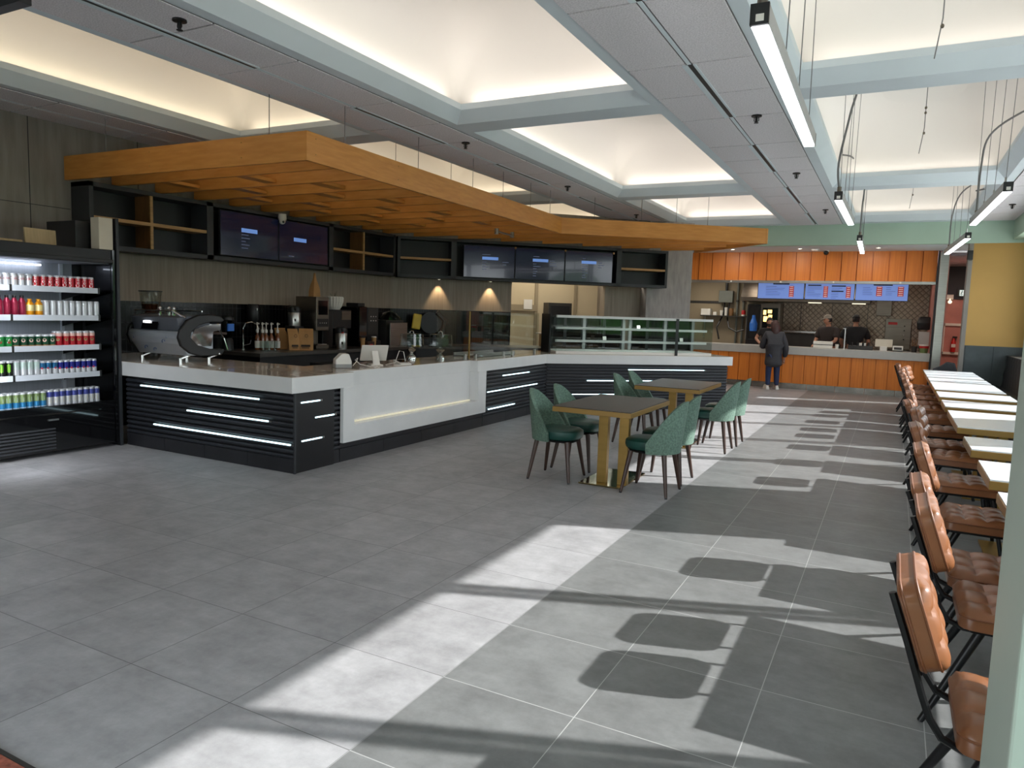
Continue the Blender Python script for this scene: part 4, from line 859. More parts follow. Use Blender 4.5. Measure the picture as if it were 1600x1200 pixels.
# ------------------------------------------------------------------ pastry display case on the angled run
dc = thing('display_case', 'long glass pastry display case with three white shelves', 'display case', tuple(L2(.2, CT, .12)), RZ2)
L_ = 2.82; dz = .64
MB().box(0, 0, 0, L_, .72, .045).build('base', 'white_plastic', dc, local=True, bevel=.004)
MB().box(.0, .0, dz-.055, L_, .05, dz-.015).build('top_rail', 'rail_white', dc, local=True)
MB().box(.0, .05, dz-.05, L_, .72, dz-.02).build('top', 'glass', dc, local=True)
for z in (.20, .41): 
    s_ = MB().box(.02, .12, z, L_-.05, .62, z+.012).build('shelf', 'glass', dc, local=True)
    MB().box(.02, .10, z-.012, L_-.05, .125, z+.026).build('shelf_edge', 'rail_white', s_, local=True)
for a in (.02, .70, 1.44, 1.56, 2.24, L_-.03): MB().box(a, .66, .045, a+.05, .70, dz-.05).build('post', 'grey_plastic', dc, local=True)
for a0, a1 in ((.07, .38), (.38, .70), (.75, 1.10), (1.10, 1.44), (1.61, 1.92), (1.92, 2.24), (2.29, 2.79)):
    d_ = MB().box(a0, .675, .05, a1, .69, dz-.055).build('sliding_door', 'door_glass', dc, local=True)
    MB().box(a0, .67, .05, a0+.025, .695, dz-.055).box(a1-.025, .67, .05, a1, .695, dz-.055).build('door_frame', 'black_plastic', d_, local=True)
MB().box(.0, .0, .045, L_, .006, dz-.02).build('front_glass', 'glass', dc, local=True)
for a in (0, L_-.006): MB().box(a, .0, .045, a+.006, .7, dz-.02).build('side_glass', 'glass', dc, local=True)
MB().box(-.03, .28, 0, -.005, .72, dz).build('side_column', 'black_plastic', dc, local=True)
MB().box(2.12, -.03, 0, 2.16, .0, dz-.02).build('front_post', 'black_plastic', dc, local=True)
light('case_lamp', 'AREA', tuple(L2(1.6, CT+dz-.06, .45)), 10, (.95, 1, 1), rot=(0, 0, RZ2), shape='RECTANGLE', size=2.6, size_y=.1)
for k, (a, f, c_) in enumerate(((1.0, .4, 'white tag card standing on the lower shelf left of the case'), (1.62, .4, 'white tag card on the middle of the case shelf'), (2.45, .4, 'white tag card at the right end of the case shelf'))):
    p = L2(.2+a, CT+(.222 if k != 1 else .424), .12+f); tag(MB().cbox(tuple(p+Vector((0, 0, .03))), (.06, .01, .06), Euler((R(-12), 0, RZ2))).build('price_card', 'paper_white'), c_, 'card', 'cards in the display case')
t = thing('switch_plate', 'white light switch on the cream wall behind the glass', 'switch', tuple(W2(3.18, 1.62, 2.14)), RZ2)
MB().box(-.1, 0, 0, .1, .012, .22).build('plate', 'white_plastic', t, local=True); MB().box(-.02, -.006, .08, .02, .0, .14).build('rocker', 'white_plastic', t, local=True)
t = thing('dark_cabinet', 'dark framed cabinet against the cream wall, right of the switch', 'cabinet', tuple(W2(3.55, 0, 1.75)), RZ2); MB().box(0, 0, 0, .55, .38, 1.78).build('body', 'gunmetal', t, local=True); MB().box(.05, -.02, .1, .5, 0, 1.72).build('door', 'black_lam', t, local=True, bevel=.005)
# ------------------------------------------------------------------ green dining sets
def green_chair(label):
    """local: seat faces +x"""
    t = thing('dining_chair', label, 'chair', (0, 0, 0), 0, 'green upholstered chairs')
    n = 26; TH = R(90); ou, inn = [], []
    def ring(z, side):
        return z
    us = [-TH+2*TH*i/n for i in range(n+1)]
    def top(th):
        return .84-.375*((1-math.cos(th))/(1-math.cos(TH)))**1.2
    rows = 9; go, gi = [], []
    for th in us:
        zt = top(th); co, ci = [], []
        for k in range(rows+1):
            f = k/rows; z = .375+(zt-.375)*f; lean = .055*f+.01
            rx, ry = .225+lean, .232+lean*.55*(1-.4*f); pinch = 1-.22*max(0, (z-.62)/.22)**2
            c, s = -math.cos(th), math.sin(th)
            co.append((rx*c+.02, ry*s*pinch, z)); ci.append(((rx-.038)*c+.02, (ry-.038)*s*pinch, z+(-.008 if k == rows else .0)))
        go.append(co); gi.append(ci)
    m = MB(); vs = [p for c_ in go for p in c_]+[p for c_ in gi for p in c_]; R_ = rows+1; o2 = R_*(n+1); fs = []
    for i in range(n):
        for k in range(rows):
            a = i*R_+k; fs += [(a, a+R_, a+R_+1, a+1), (o2+a, o2+a+1, o2+a+R_+1, o2+a+R_)]
        a = i*R_; fs += [(a+rows, a+R_+rows, o2+a+R_+rows, o2+a+rows), (a, o2+a, o2+a+R_, a+R_)]
    for i in (0, n):
        for k in range(rows): a = i*R_+k; fs.append((a, a+1, o2+a+1, o2+a))
    m.add(vs, fs); m.build('backrest', 'green_fabric', t, smooth=True, bevel=.006, local=True)
    def sup(r1, r2, z, e=2.6, n=28, cx=.055):
        out = []
        for j in range(n):
            a = 2*PI*j/n; c, s = math.cos(a), math.sin(a)
            out.append((cx+r1*math.copysign(abs(c)**(2/e), c), r2*math.copysign(abs(s)**(2/e), s), z))
        return out
    MB().loft([sup(.18, .17, .385), sup(.205, .19, .40), sup(.215, .198, .43), sup(.21, .196, .465), sup(.18, .17, .485), sup(.10, .10, .49)]).build('seat', 'green_leather', t, smooth=True, local=True)
    MB().loft([sup(.17, .17, .365, n=16), sup(.19, .19, .386, n=16)]).build('under_frame', 'black_metal', t, local=True)
    for sx in (-1, 1):
        for sy in (-1, 1):
            l = MB().tube([(.03+sx*.15, sy*.15, .375), (.03+sx*.205, sy*.215, .012)], [.024, .014], 10).build('leg', 'walnut', t, smooth=True, local=True)
            MB().tube([(.03+sx*.205, sy*.215, .014), (.03+sx*.207, sy*.217, .0)], .012, 10).build('foot_cap', 'black_plastic', l, local=True)
    return t
def dark_table(label, x0, y0, x1, y1):
    cx, cy = (x0+x1)/2, (y0+y1)/2; t = thing('dining_table', label, 'table', (cx, cy, 0), 0, 'dark dining tables with gold legs')
    w2, h2 = (x1-x0)/2, (y1-y0)/2
    MB().box(-w2, -h2, .70, w2, h2, .744).build('edge_band', 'gold_paint', t, bevel=.003, local=True)
    MB().box(-w2+.004, -h2+.004, .744, w2-.004, h2-.004, .751).build('table_top', 'table_dark', t, local=True)
    for px_ in (-.035, .165): MB().box(px_-.045, -.17, .016, px_+.045, -.11, .70).build('post', 'gold', t, bevel=.003, local=True)
    MB().box(-.22, -.27, 0, .19, .47, .016).build('base_plate', 'gold_polished', t, bevel=.003, local=True)
    return t
dark_table('nearer dark-topped dining table with gold edge and posts', -2.63, 5.81, -1.90, 7.0)
dark_table('farther dark-topped dining table with gold edge, by the angled counter', -2.66, 8.2, -1.89, 9.36)
pr = green_chair('x')
spots = [(-2.79, 6.25, 0, 'green chair at the left near side of the nearer dark table'), (-2.80, 6.82, 0, 'green chair at the left far side of the nearer dark table'),
         (-1.80, 6.25, PI, 'green chair nearest the camera, right side of the nearer dark table'), (-1.82, 6.80, PI, 'green chair at the right far side of the nearer dark table'),
         (-2.80, 8.62, 0, 'green chair at the left near side of the farther dark table'), (-2.80, 9.20, 0, 'green chair at the left far side of the farther dark table'),
         (-1.80, 8.68, PI, 'green chair at the right near side of the farther dark table, half sunlit'), (-1.78, 9.26, PI, 'green chair at the right far side of the farther dark table, in the sun')]
for i, (x, y, rz, lb) in enumerate(spots):
    o = pr if i == 0 else dup(pr, (0, 0, 0)); o.location = (x, y, 0); o.rotation_euler = (0, 0, rz+random.uniform(-.05, .05)); o['label'] = lb
# ------------------------------------------------------------------ white tables along the banquette
def gold_table(label, y0, y1, posts):
    t = thing('cafe_table', label, 'table', (.905, (y0+y1)/2, 0), 0, 'white tables with gold edges'); h2 = (y1-y0)/2
    MB().box(-.385, -h2, .692, .385, h2, .742).build('edge_band', 'gold_paint', t, bevel=.004, local=True)
    MB().box(-.381, -h2+.004, .742, .381, h2-.004, .75).build('table_top', 'table_white', t, local=True)
    for y in posts:
        MB().box(-.06, y-.05, .012, .0, y+.05, .692).build('post', 'gold', t, bevel=.003, local=True)
        MB().box(-.24, y-.2, 0, .2, y+.2, .012).build('base_plate', 'gold', t, bevel=.002, local=True)
tb = [(2.05, 2.67, 'white table nearest the camera, hidden behind the green post'), (3.10, 4.30, 'long white table, first in view beside the green post'), (4.62, 5.25, 'small white table second from the green post'), (5.69, 6.32, 'small white table third from the green post, partly sunlit'), (6.88, 8.16, 'long white table in the middle of the row, with a sunlit wedge'),
      (8.50, 9.22, 'small white table just beyond the long middle table'), (9.62, 10.36, 'small white table second beyond the long middle table'), (10.66, 12.05, 'long white table in the far half of the row'), (12.2, 12.95, 'small white table third from the far end of the row'), (13.12, 14.3, 'white table second from the far end of the row'), (14.43, 15.06, 'white table at the far end of the row')]
for y0, y1, lb in tb: gold_table(lb, y0, y1, (0,) if y1-y0 < .9 else (-.34, .34))
# ------------------------------------------------------------------ tan leather chairs
def tan_chair(label):
    """local: seat faces +x, rear edge of the seat at x=0, y from -.21 to .21"""
    t = thing('leather_chair', label, 'chair', (0, 0, 0), 0, 'tan leather cafe chairs')
    def cushion(L_, W_, th, nx, ny, rc=.05):
        """pillow with biscuit tufting on its +z side; x 0..L_, y +-W_/2, z 0..th"""
        NX, NY = 24, 24; top, bot = [], []
        for i in range(NX+1):
            for j in range(NY+1):
                u, v = i/NX, j/NY; x, y = u*L_, (v-.5)*W_
                ex = min(u, 1-u)*L_; ey = min(v, 1-v)*W_; e_ = min(ex, ey)
                edge = 1-max(0, 1-e_/.03)**2
                gx = abs(math.sin(PI*u*nx)); gy = abs(math.sin(PI*v*ny))
                puff = .016*(min(gx, 1)**.45*min(gy, 1)**.45) if e_ > .02 else .006
                ax, ay = max(0, rc-ex), max(0, rc-ey); sh = 1.0
                if ax and ay:
                    d_ = math.hypot(ax, ay)
                    if d_ > rc:
                        k = rc/d_; x = (rc-ax*k) if u < .5 else L_-(rc-ax*k); y = ((rc-ay*k) if v < .5 else W_-(rc-ay*k))-W_/2
                top.append((x, y, th*.72+th*.2*edge+puff*edge)); bot.append((x, y, th*.06*(1-edge)))
        m = MB(); n1 = NY+1; o2 = len(top); fs = []
        for i in range(NX):
            for j in range(NY):
                a = i*n1+j; fs += [(a, a+n1, a+n1+1, a+1), (o2+a, o2+a+1, o2+a+n1+1, o2+a+n1)]
        rim = [j for j in range(n1)]+[i*n1+NY for i in range(1, NX+1)]+[NX*n1+j for j in range(NY-1, -1, -1)]+[i*n1 for i in range(NX-1, 0, -1)]
        for a, b_ in zip(rim, rim[1:]+rim[:1]): fs.append((a, b_, o2+b_, o2+a))
        m.add(top+bot, fs); return m, [top[q] for q in rim], [bot[q] for q in rim]
    sm_, r1, r2 = cushion(.43, .42, .075, 4, 3)
    M_ = Matrix.Translation((0, 0, .405)); sm_.xf(M_); s_ = sm_.build('seat', 'tan_leather', t, smooth=True, local=True)
    MB().tube([M_ @ (Vector(p)+Vector((0, 0, -.004))) for p in r1], .0045, 6, closed=True).build('piping', 'tan_piping', s_, local=True)
    bm_, r1, r2 = cushion(.262, .385, .075, 3, 3, .06)
    # stand it up: cushion x -> up, z -> forward (+x)
    Mb = Matrix.Translation((-.050, 0, .606)) @ Matrix.Rotation(R(-19), 4, 'Y') @ Matrix(((0, 0, 1, -.05), (0, -1, 0, 0), (1, 0, 0, 0), (0, 0, 0, 1)))
    bm_.xf(Mb); b_ = bm_.build('backrest', 'tan_leather', t, smooth=True, local=True)
    MB().tube([Mb @ Vector(p) for p in r1], .0045, 6, closed=True).tube([Mb @ (Vector(p)+Vector((0, 0, .008))) for p in r2], .0045, 6, closed=True).build('piping', 'tan_piping', b_, local=True)
    for sy in (-1, 1):
        MB().tube([(-.186, sy*.15, .81), (-.137, sy*.15, .67), (-.092, sy*.15, .53), (-.068, sy*.15, .465), (-.035, sy*.15, .415), (.02, sy*.15, .393), (.12, sy*.15, .393)], .011, 8).build('back_bar', 'black_metal', t, smooth=True, local=True)
    MB().box(.04, -.17, .385, .39, .17, .403).build('seat_frame', 'black_metal', t, bevel=.006, local=True)
    for x0, x1 in ((.08, -.10), (.36, .43)):
        for sy in (-1, 1): MB().tube([(x0, sy*.14, .39), (x1, sy*.205, .0)], [.019, .012], 10).build('leg', 'black_metal', t, smooth=True, local=True)
    return t
pr = tan_chair('x')
ch = [(.24, 2.44, 0, 'tan leather chair nearest the camera, in front of the green post'), (.31, 3.41, 0, 'second tan leather chair from the camera, nearer one at the first long white table'), (.30, 3.90, 0, 'third tan leather chair from the camera, farther one at the first long white table'), (.335, 4.96, 0, 'fourth tan leather chair from the camera, at the small second table'), (.33, 6.01, .02, 'fifth tan leather chair from the camera, at the small third table'),
      (.37, 7.16, -.12, 'tan leather chair pulled askew at the middle long table'), (.31, 7.78, .05, 'tan leather chair behind the askew one, at the middle long table'), (.34, 8.88, 0, 'tan leather chair at the table just beyond the long middle one'), (.34, 9.98, -.04, 'tan leather chair at the second table beyond the middle'), (.32, 11.0, 0, 'nearer tan leather chair at the long far table'), (.31, 11.65, .04, 'farther tan leather chair at the long far table'), (.29, 12.55, 0, 'tan leather chair third from the far end'), (.31, 13.42, -.08, 'tan leather chair second from the far end'), (.38, 14.0, -.15, 'tan leather chair turned inward near the far end'), (.25, 14.72, 0, 'tan leather chair at the far end of the row')]
for i, (x, y, rz, lb) in enumerate(ch):
    o = pr if i == 0 else dup(pr, (0, 0, 0)); o.location = (x, y, 0); o.rotation_euler = (0, 0, rz); o['label'] = lb
# banquette ---------------------------------------------------------
bq = thing('banquette', 'long black tufted banquette along the window wall', 'bench', (1.8, 9, 0))
MB().box(1.42, 1.95, 0, 1.9, 15.95, .36).build('base', 'black_lam', bq)
MB().box(1.38, 1.95, .36, 1.86, 15.95, .47).build('seat', 'banquette', bq, bevel=.03, seg=3)
back = MB(); NY, NZ = 200, 8; vs = []
for j in range(NY+1):
    for k in range(NZ+1):
        y, z = 1.95+14.0*j/NY, .47+.57*k/NZ; vs.append((1.84+.06*k/NZ-.025*abs(math.sin(PI*(y+z)/.28))**.6*abs(math.sin(PI*(y-z)/.28))**.6, y, z))
back.add(vs, [(j*(NZ+1)+k, (j+1)*(NZ+1)+k, (j+1)*(NZ+1)+k+1, j*(NZ+1)+k+1) for j in range(NY) for k in range(NZ)])
back.box(1.905, 1.95, .47, 2.02, 15.95, 1.035); back.build('back_cushion', 'banquette', bq, smooth=True)
MB().box(1.86, 1.95, 1.035, 2.04, 15.95, 1.05).build('cap', 'gunmetal', bq)
t = thing('lounge_chair', 'dark grey rounded chair back standing at the far end of the white tables', 'chair', (.95, 15.55, 0))
MB().prism([(.73, 0), (1.09, 0), (1.09, .74), (1.05, .87), (.92, .885), (.82, .80), (.70, .745)], 0, .07).xf(Matrix.Translation((0, 15.72, 0)) @ Matrix.Rotation(PI/2, 4, 'X')).build('back', 'banquette', t, bevel=.02, seg=3)
MB().box(.74, 15.25, .36, 1.08, 15.65, .46).build('seat', 'banquette', t, bevel=.03)
for x in (.77, 1.05):
    for y in (15.28, 15.62): MB().tube([(x, y, .36), (x, y, 0)], .014, 8).build('leg', 'black_metal', t)
# ------------------------------------------------------------------ pendant light bars
LZ = 2.75
def smooth_path(P, k=6):
    P = [Vector(p) for p in P]; Q = [P[0]]+P+[P[-1]]; out = []
    for i in range(1, len(Q)-2):
        for j in range(k):
            u = j/k; out.append(.5*(2*Q[i]+(Q[i+1]-Q[i-1])*u+(2*Q[i-1]-5*Q[i]+4*Q[i+1]-Q[i+2])*u*u+(3*Q[i]-Q[i-1]-3*Q[i+1]+Q[i+2])*u**3))
    return out+[P[-1]]
def pendant(label, p, q, cab, seed):
    a, b_ = Vector((*p, LZ)), Vector((*q, LZ)); L_ = (b_-a).length; rz = math.atan2(b_.y-a.y, b_.x-a.x)
    t = thing('pendant_light', label, 'light', tuple(a), rz, 'long pendant light bars')
    MB().box(0.02, -.036, .004, L_-.02, .036, .082).build('housing', 'grey_plastic', t, local=True, bevel=.002)
    for x in (0, L_-.02):
        e_ = MB().box(x, -.037, .0, x+.02, .037, .083).build('end_cap', 'black_plastic', t, local=True, bevel=.001)
        if x == 0: MB().box(-.001, -.018, .012, .0, .014, .04).build('rating_label', 'paper_white', e_, local=True)
    MB().box(.02, -.032, -.003, L_-.02, .032, .004).build('diffuser', 'lamp_glow', t, local=True)
    rnd = random.Random(seed)
    for f in (.08, .36, .64, .93):
        x = L_*f; w_ = MB().tube([(x, 0, .083), (x+rnd.uniform(-.03, .03), rnd.uniform(-.03, .03), 1.66)], .003, 5).build('hanging_wire', 'wire', t, local=True)
        MB().cyl((x, 0, .083), .009, .07, 8).build('gripper', 'steel', w_, local=True)
    c = MB().tube(smooth_path(cab), .011, 8).build('supply_cable', 'cable_grey', t, smooth=True, local=True)
    MB().cyl((cab[0][0], cab[0][1], .083), .02, .05, 10).build('gland', 'dark_steel', c, local=True)
pendant('long near pendant light bar at the top of the picture', (-.57, 3.12), (-.60, 5.40), [(.05, 0, .1), (.05, .0, .3), (-.1, .02, .75), (-.3, .03, 1.0)], 1)
pendant('second pendant light bar in the left row, below two grey cables', (-.575, 7.82), (-.56, 9.88), [(.06, 0, .1), (.02, .02, .35), (.0, -.05, .8), (-.15, -.10, 1.05), (-.4, .1, 1.15), (-.5, .5, .95)], 2)
pendant('small far pendant light bar in the left row, before the orange boards', (-.54, 11.8), (-.58, 14.05), [(.06, 0, .1), (.05, .0, .5), (.1, .0, .85), (-.1, .15, 1.15), (-.2, .3, 1.2)], 3)
pendant('nearer pendant light bar in the right row', (.79, 7.70), (.73, 10.18), [(2.2, 0, .1), (2.2, 0, .6), (2.15, -.05, .95), (1.9, -.3, 1.12), (1.5, -.5, 1.1)], 4)
pendant('far pendant light bar in the right row, by the yellow wall', (.80, 11.7), (.69, 14.3), [(2.3, 0, .1), (2.25, 0, .6), (2.1, -.1, .95), (1.7, -.4, 1.1), (1.2, -.5, .9), (1.4, -.2, .85)], 5)
for x, y, lb in ((.13, 5.6, 'empty fixing wire hanging in the near right coffer'), (.12, 8.6, 'empty fixing wire with clips in the second right coffer'), (.10, 12.6, 'empty fixing wire in the far right coffer')):
    t = thing('fixing_wire', lb, 'wire', (x, y, 3.2), 0, 'empty fixing wires'); MB().tube([(x, y, 4.44), (x, y, 3.55), (x-.03, y, 3.3)], .004, 5).build('wire', 'wire', t)
    for z in (3.5, 3.7, 3.75): MB().ell((x, y, z), (.012, .012, .016), 6, 5).build('clip', 'dark_steel', t)
t = thing('hanging_panel', 'pale green panel with black lower edge at the top left corner', 'panel', (-3.9, 2.0, 2.9))
MB().box(-4.4, 1.95, 2.905, -3.585, 1.975, 3.5).build('panel', 'green_paint', t); MB().box(-4.4, 1.93, 2.872, -3.54, 1.985, 2.905).build('lower_edge', 'black_plastic', t)
# ------------------------------------------------------------------ food stall at the far end
SY = 17.5
t = thing('timber_valance', 'orange-brown board valance over the food stall opening', 'valance', (-2, SY, 2.44))
vb = MB(); x = -4.52; k = 0
while x < .68:
    x1 = min(x+.305, .70); vb.prism([(x, SY-.035), (x1-.012, SY-.005), (x1-.012, SY+.03), (x, SY+.03)], 2.45, 3.092); x += .31
vb.box(-4.52, SY+.031, 2.45, .70, SY+.05, 3.092); vb.build('boards', 'orange_lam', t)
MB().box(-4.52, SY-.03, 2.39, .70, SY+.06, 2.45).build('metal_edge', 'steel', t, bevel=.003)
for i, x in enumerate((-3.45, -2.35, -1.25, .05)): MB().ell((x, SY-.035, 2.42), (.022, .01, .022), 8, 6).build('round_cap', 'white_plastic', t)
struct('trim_21', MB().box(.706, SY-.02, 0, .735, SY+.14, 3.088), 'black_frame')
sc_ = thing('stall_counter', 'orange board food stall counter with thick grey top', 'counter', (-2, SY, 0))
cb = MB(); x = -4.6
while x < .70:
    x1 = min(x+.232, .705); cb.prism([(x, SY), (x1-.004, SY+.004), (x1-.004, SY+.03), (x, SY+.03)], .13, .785); x += .24
cb.box(-4.6, SY+.031, .0, .705, SY+.5, .785); cb.build('boards', 'orange_lam', sc_)
MB().box(-4.6, SY-.03, .785, .71, SY+.62, .955).build('worktop', 'counter_grey', sc_, bevel=.004)
kk = MB()
for i in range(9): kk.box(-4.6+i*.59, SY+.015, 0, -4.6+i*.59+.585, SY+.03, .128)
kk.build('kick_plate', 'kick_metal', sc_)
t = thing('steel_column', 'mirror-finish steel column at the right end of the food stall', 'column', (.82, 17.48, 0))
MB().box(.74, 17.42, 0, .90, 17.56, 3.05).build('shaft', 'steel', t, bevel=.006)
MB().loft([[(.74, 17.42, 3.05), (.90, 17.42, 3.05), (.90, 17.56, 3.05), (.74, 17.56, 3.05)], [(.80, 17.35, 3.09), (1.0, 17.35, 3.09), (1.0, 17.56, 3.09), (.80, 17.56, 3.09)]]).build('head', 'white_paint', t)
for x, lb in ((-3.3, 'left added fill light in the soffit over the food stall counter'), (-1.9, 'middle added fill light in the soffit over the food stall counter'), (-.4, 'right added fill light in the soffit over the food stall counter')):  # added downlights that brighten the orange boards of the stall front
    t = thing('added_downlight', lb, 'light', (x, 16.7, 3.085), 0, 'added soffit fill lights'); MB().cyl((x, 16.7, 3.083), .05, .007, 14).build('trim_ring', 'white_plastic', t); MB().cyl((x, 16.7, 3.08), .036, .004, 12).build('lens', 'strip_warm', t)
    light('soffit_fill', 'AREA', (x, 16.55, 3.07), 9, (1, .9, .78), to=(x, 16.9, 0), shape='DISK', size=.25)
# kitchen shell
struct('wall_kitchen', MB().box(-2.95, 20.5, 0, .72, 20.6, 3.1), 'quilted_steel')
struct('trim_17', MB().box(-5.6, 20.45, 0, -2.95, 20.6, 3.1).box(-8.7, 19.4, 0, -5.6, 19.5, 3.1), 'cream_dark')
struct('trim_18', MB().box(-9, 17.62, 2.75, .72, 20.6, 2.85), 'mauve_ceiling')
sm = MB()
for x in (-2.2, -1.45, -.62): sm.box(x, 20.492, 0, x+.012, 20.5, 2.1)
sm.box(-5.58, 20.44, 1.95, -4.3, 20.452, 2.02)
struct('trim_19', sm, 'gunmetal')
light('kitchen_fill', 'AREA', (-1.6, 19.0, 2.72), 28, (1, .86, .72), rot=(0, 0, 0), shape='RECTANGLE', size=3.6, size_y=.5)  # added warm fill inside the stall, no fixture behind it
light('kitchen_fill_left', 'AREA', (-4.4, 19.2, 2.72), 22, (1, .92, .8), rot=(0, 0, 0), shape='RECTANGLE', size=1.2, size_y=.5)  # added fill for the left of the stall, also without a fixture
hd = thing('extractor_hood', 'long steel extractor hood behind the menu screens', 'hood', (-2, 20, 2))
MB().loft([[(-3.55, 19.35, 2.02), (-.55, 19.35, 2.02), (-.55, 20.48, 2.02), (-3.55, 20.48, 2.02)], [(-3.55, 19.35, 2.12), (-.55, 19.35, 2.12), (-.55, 20.48, 2.12), (-3.55, 20.48, 2.12)], [(-3.5, 19.7, 2.74), (-.6, 19.7, 2.74), (-.6, 20.48, 2.74), (-3.5, 20.48, 2.74)]]).build('canopy', 'dark_steel', hd)
for i, x in enumerate((-1.95, -.95)): MB().box(x, 19.6, 2.0, x+.3, 19.75, 2.02).build('hood_lamp', 'strip_warm', hd)
# menu screens with dark title bars, text rows and red price columns
def menu(label, x0, x1, heads, txt, prices, seed):
    t = thing('menu_screen', label, 'screen', ((x0+x1)/2, 18.0, 2.22), 0, 'bright menu screens over the food stall')
    z0, z1 = 2.045, 2.415
    MB().box(x0, 18.0, z0, x1, 18.05, z1).build('case', 'black_plastic', t)
    p = MB().box(x0+.012, 17.995, z0+.012, x1-.012, 18.0, z1-.006).build('display', 'screen_blue', t)
    W_, rnd = x1-x0, random.Random(seed)
    for fx0, fx1, fz in heads:
        MB().box(x0+W_*fx0, 17.99, z1-.37*fz-.026, x0+W_*fx1, 17.995, z1-.37*fz).build('title_bar', 'menu_ink', p)
    for fx0, fx1, fz0, n in txt:
        tx = MB()
        for i in range(n): zz = z1-.37*(fz0+.105*i); tx.box(x0+W_*fx0, 17.992, zz-.007, x0+W_*(fx0+(fx1-fx0)*rnd.uniform(.45, 1)), 17.995, zz)
        tx.build('text_rows', 'menu_text', p)
    for fx0, fx1, fz0, n in prices:
        q = MB().box(x0+W_*fx0, 17.99, z1-.37*(fz0+.115*n), x0+W_*fx1, 17.995, z1-.37*fz0).build('price_column', 'menu_red', p)
        pm = MB()
        for i in range(n): zz = z1-.37*(fz0+.115*i+.035); pm.box(x0+W_*(fx0+.015), 17.988, zz-.016, x0+W_*(fx1-.015), 17.99, zz)
        pm.build('prices', 'menu_pale', q)
menu('left bright menu screen over the stall, one price column', -2.925, -1.89, [(.33, .68, .02)], [(.18, .62, .2, 6)], [(.68, .78, .17, 6)], 1)
menu('middle bright menu screen over the stall, two price columns', -1.88, -.835, [(.06, .33, .08), (.54, .82, .11), (.54, .78, .43)], [(.05, .36, .22, 6), (.54, .8, .26, 2), (.54, .72, .56, 4)], [(.38, .47, .16, 6), (.83, .92, .17, 6)], 2)
menu('right bright menu screen over the stall, two price columns', -.825, .225, [(.34, .70, .02)], [(.14, .38, .2, 5), (.58, .78, .2, 5)], [(.40, .51, .14, 5), (.80, .91, .14, 5)], 3)
# kitchen fittings
t = thing('electrical_box', 'grey electrical box on the kitchen wall with hanging cables', 'electrical box', (-4.1, 20.35, 2.1))
MB().box(-4.30, 20.25, 1.98, -3.93, 20.44, 2.30).build('box', 'box_grey', t, bevel=.006)
MB().tube([(-4.12, 20.35, 2.3), (-4.12, 20.35, 2.75)], .035, 8).build('conduit', 'black_plastic', t)
for dx, pts in ((0, [(-4.15, 20.33, 1.98), (-4.18, 20.40, 1.66), (-4.28, 20.1, 1.3), (-4.2, 20.1, .98)]), (1, [(-4.02, 20.33, 1.98), (-4.05, 20.32, 1.55), (-3.95, 20.1, 1.3), (-3.75, 20.1, 1.2), (-3.56, 20.1, 1.26)])): MB().tube(pts, .022, 8).build('cable', 'black_plastic', t, smooth=True)
for i, x in enumerate((-3.82, -3.66)):
    t = thing('conduit_pipe', '%s vertical grey pipe on the kitchen wall beside the electrical box' % ('left', 'right')[i], 'pipe', (x, 20.38, .9), 0, 'vertical kitchen pipes')
    MB().tube([(x, 20.38, .8), (x, 20.38, 2.75)], .028, 8).build('pipe', 'box_grey', t); MB().cyl((x, 20.38, 2.0), .04, .05, 8).build('coupling', 'gunmetal', t)
t = thing('wire_shelf', 'wire shelf with cups on the kitchen wall, left of the drinks cabinet', 'shelf', (-4, 20.2, 1.6))
MB().box(-4.75, 20.12, 1.60, -3.52, 20.44, 1.625).build('board', 'gunmetal', t)
for x in (-4.7, -3.57): MB().box(x, 20.42, 1.0, x+.03, 20.44, 1.6).build('upright', 'steel', t)
tag(MB().box(-4.75, 20.2, 1.626, -4.5, 20.4, 1.80).build('paper_box', 'paper_white', bevel=.004), 'white box on the kitchen wall shelf', 'box')
tag(MB().box(-4.42, 20.2, 1.626, -4.33, 20.3, 1.72).build('small_box', 'paper_white', bevel=.004), 'small white box on the kitchen wall shelf', 'box')
for i, (x, h_, lb) in enumerate(((-4.21, .14, 'short stack of white cups on the kitchen shelf'), (-4.09, .22, 'tall stack of white cups on the kitchen shelf'))): o = MB().lathe([(.035, 0), (.045, h_*.9), (.047, h_)], n=12).build('cup_stack', 'paper_white', smooth=True); o.location = (x, 20.28, 1.626); tag(o, lb, 'cups', 'cup stacks on the kitchen shelf')
o = MB().lathe([(.06, 0), (.065, .18), (.06, .2)], n=12).build('wooden_tub', 'midwood', smooth=True); o.location = (-3.95, 20.28, 1.626); tag(o, 'brown wooden tub on the kitchen shelf by the cups', 'tub')
t = thing('red_jar', 'red jar with white base on the kitchen shelf', 'jar', (-3.6, 20.25, 1.626)); MB().lathe([(.05, .04), (.055, .12), (.04, .16)], (-3.62, 20.25, 1.626), 12).build('jar', 'red', t, smooth=True); MB().cyl((-3.62, 20.25, 1.626), .05, .04).build('base', 'paper_white', t)
t = thing('drinks_cabinet', 'narrow black drinks cabinet with a blue bottle picture', 'fridge', (-3.3, 20.3, 0)); MB().box(-3.50, 20.1, 0, -3.13, 20.44, 1.95).build('body', 'black_plastic', t, bevel=.006)
q = MB().box(-3.46, 20.085, 1.0, -3.17, 20.1, 1.9).build('door', 'black_gloss', t); MB().lathe([(.09, 0), (.1, .1), (.1, .2), (.05, .33), (.04, .42)], (-3.315, 20.08, 1.24), 14).build('bottle_picture', 'bottle_blue', q)
t = thing('oven', 'tall kitchen oven with glowing door behind the customer', 'oven', (-2.9, 20.2, 0)); MB().box(-3.12, 19.9, 0, -2.64, 20.44, 1.98).build('body', 'dark_steel', t, bevel=.006)
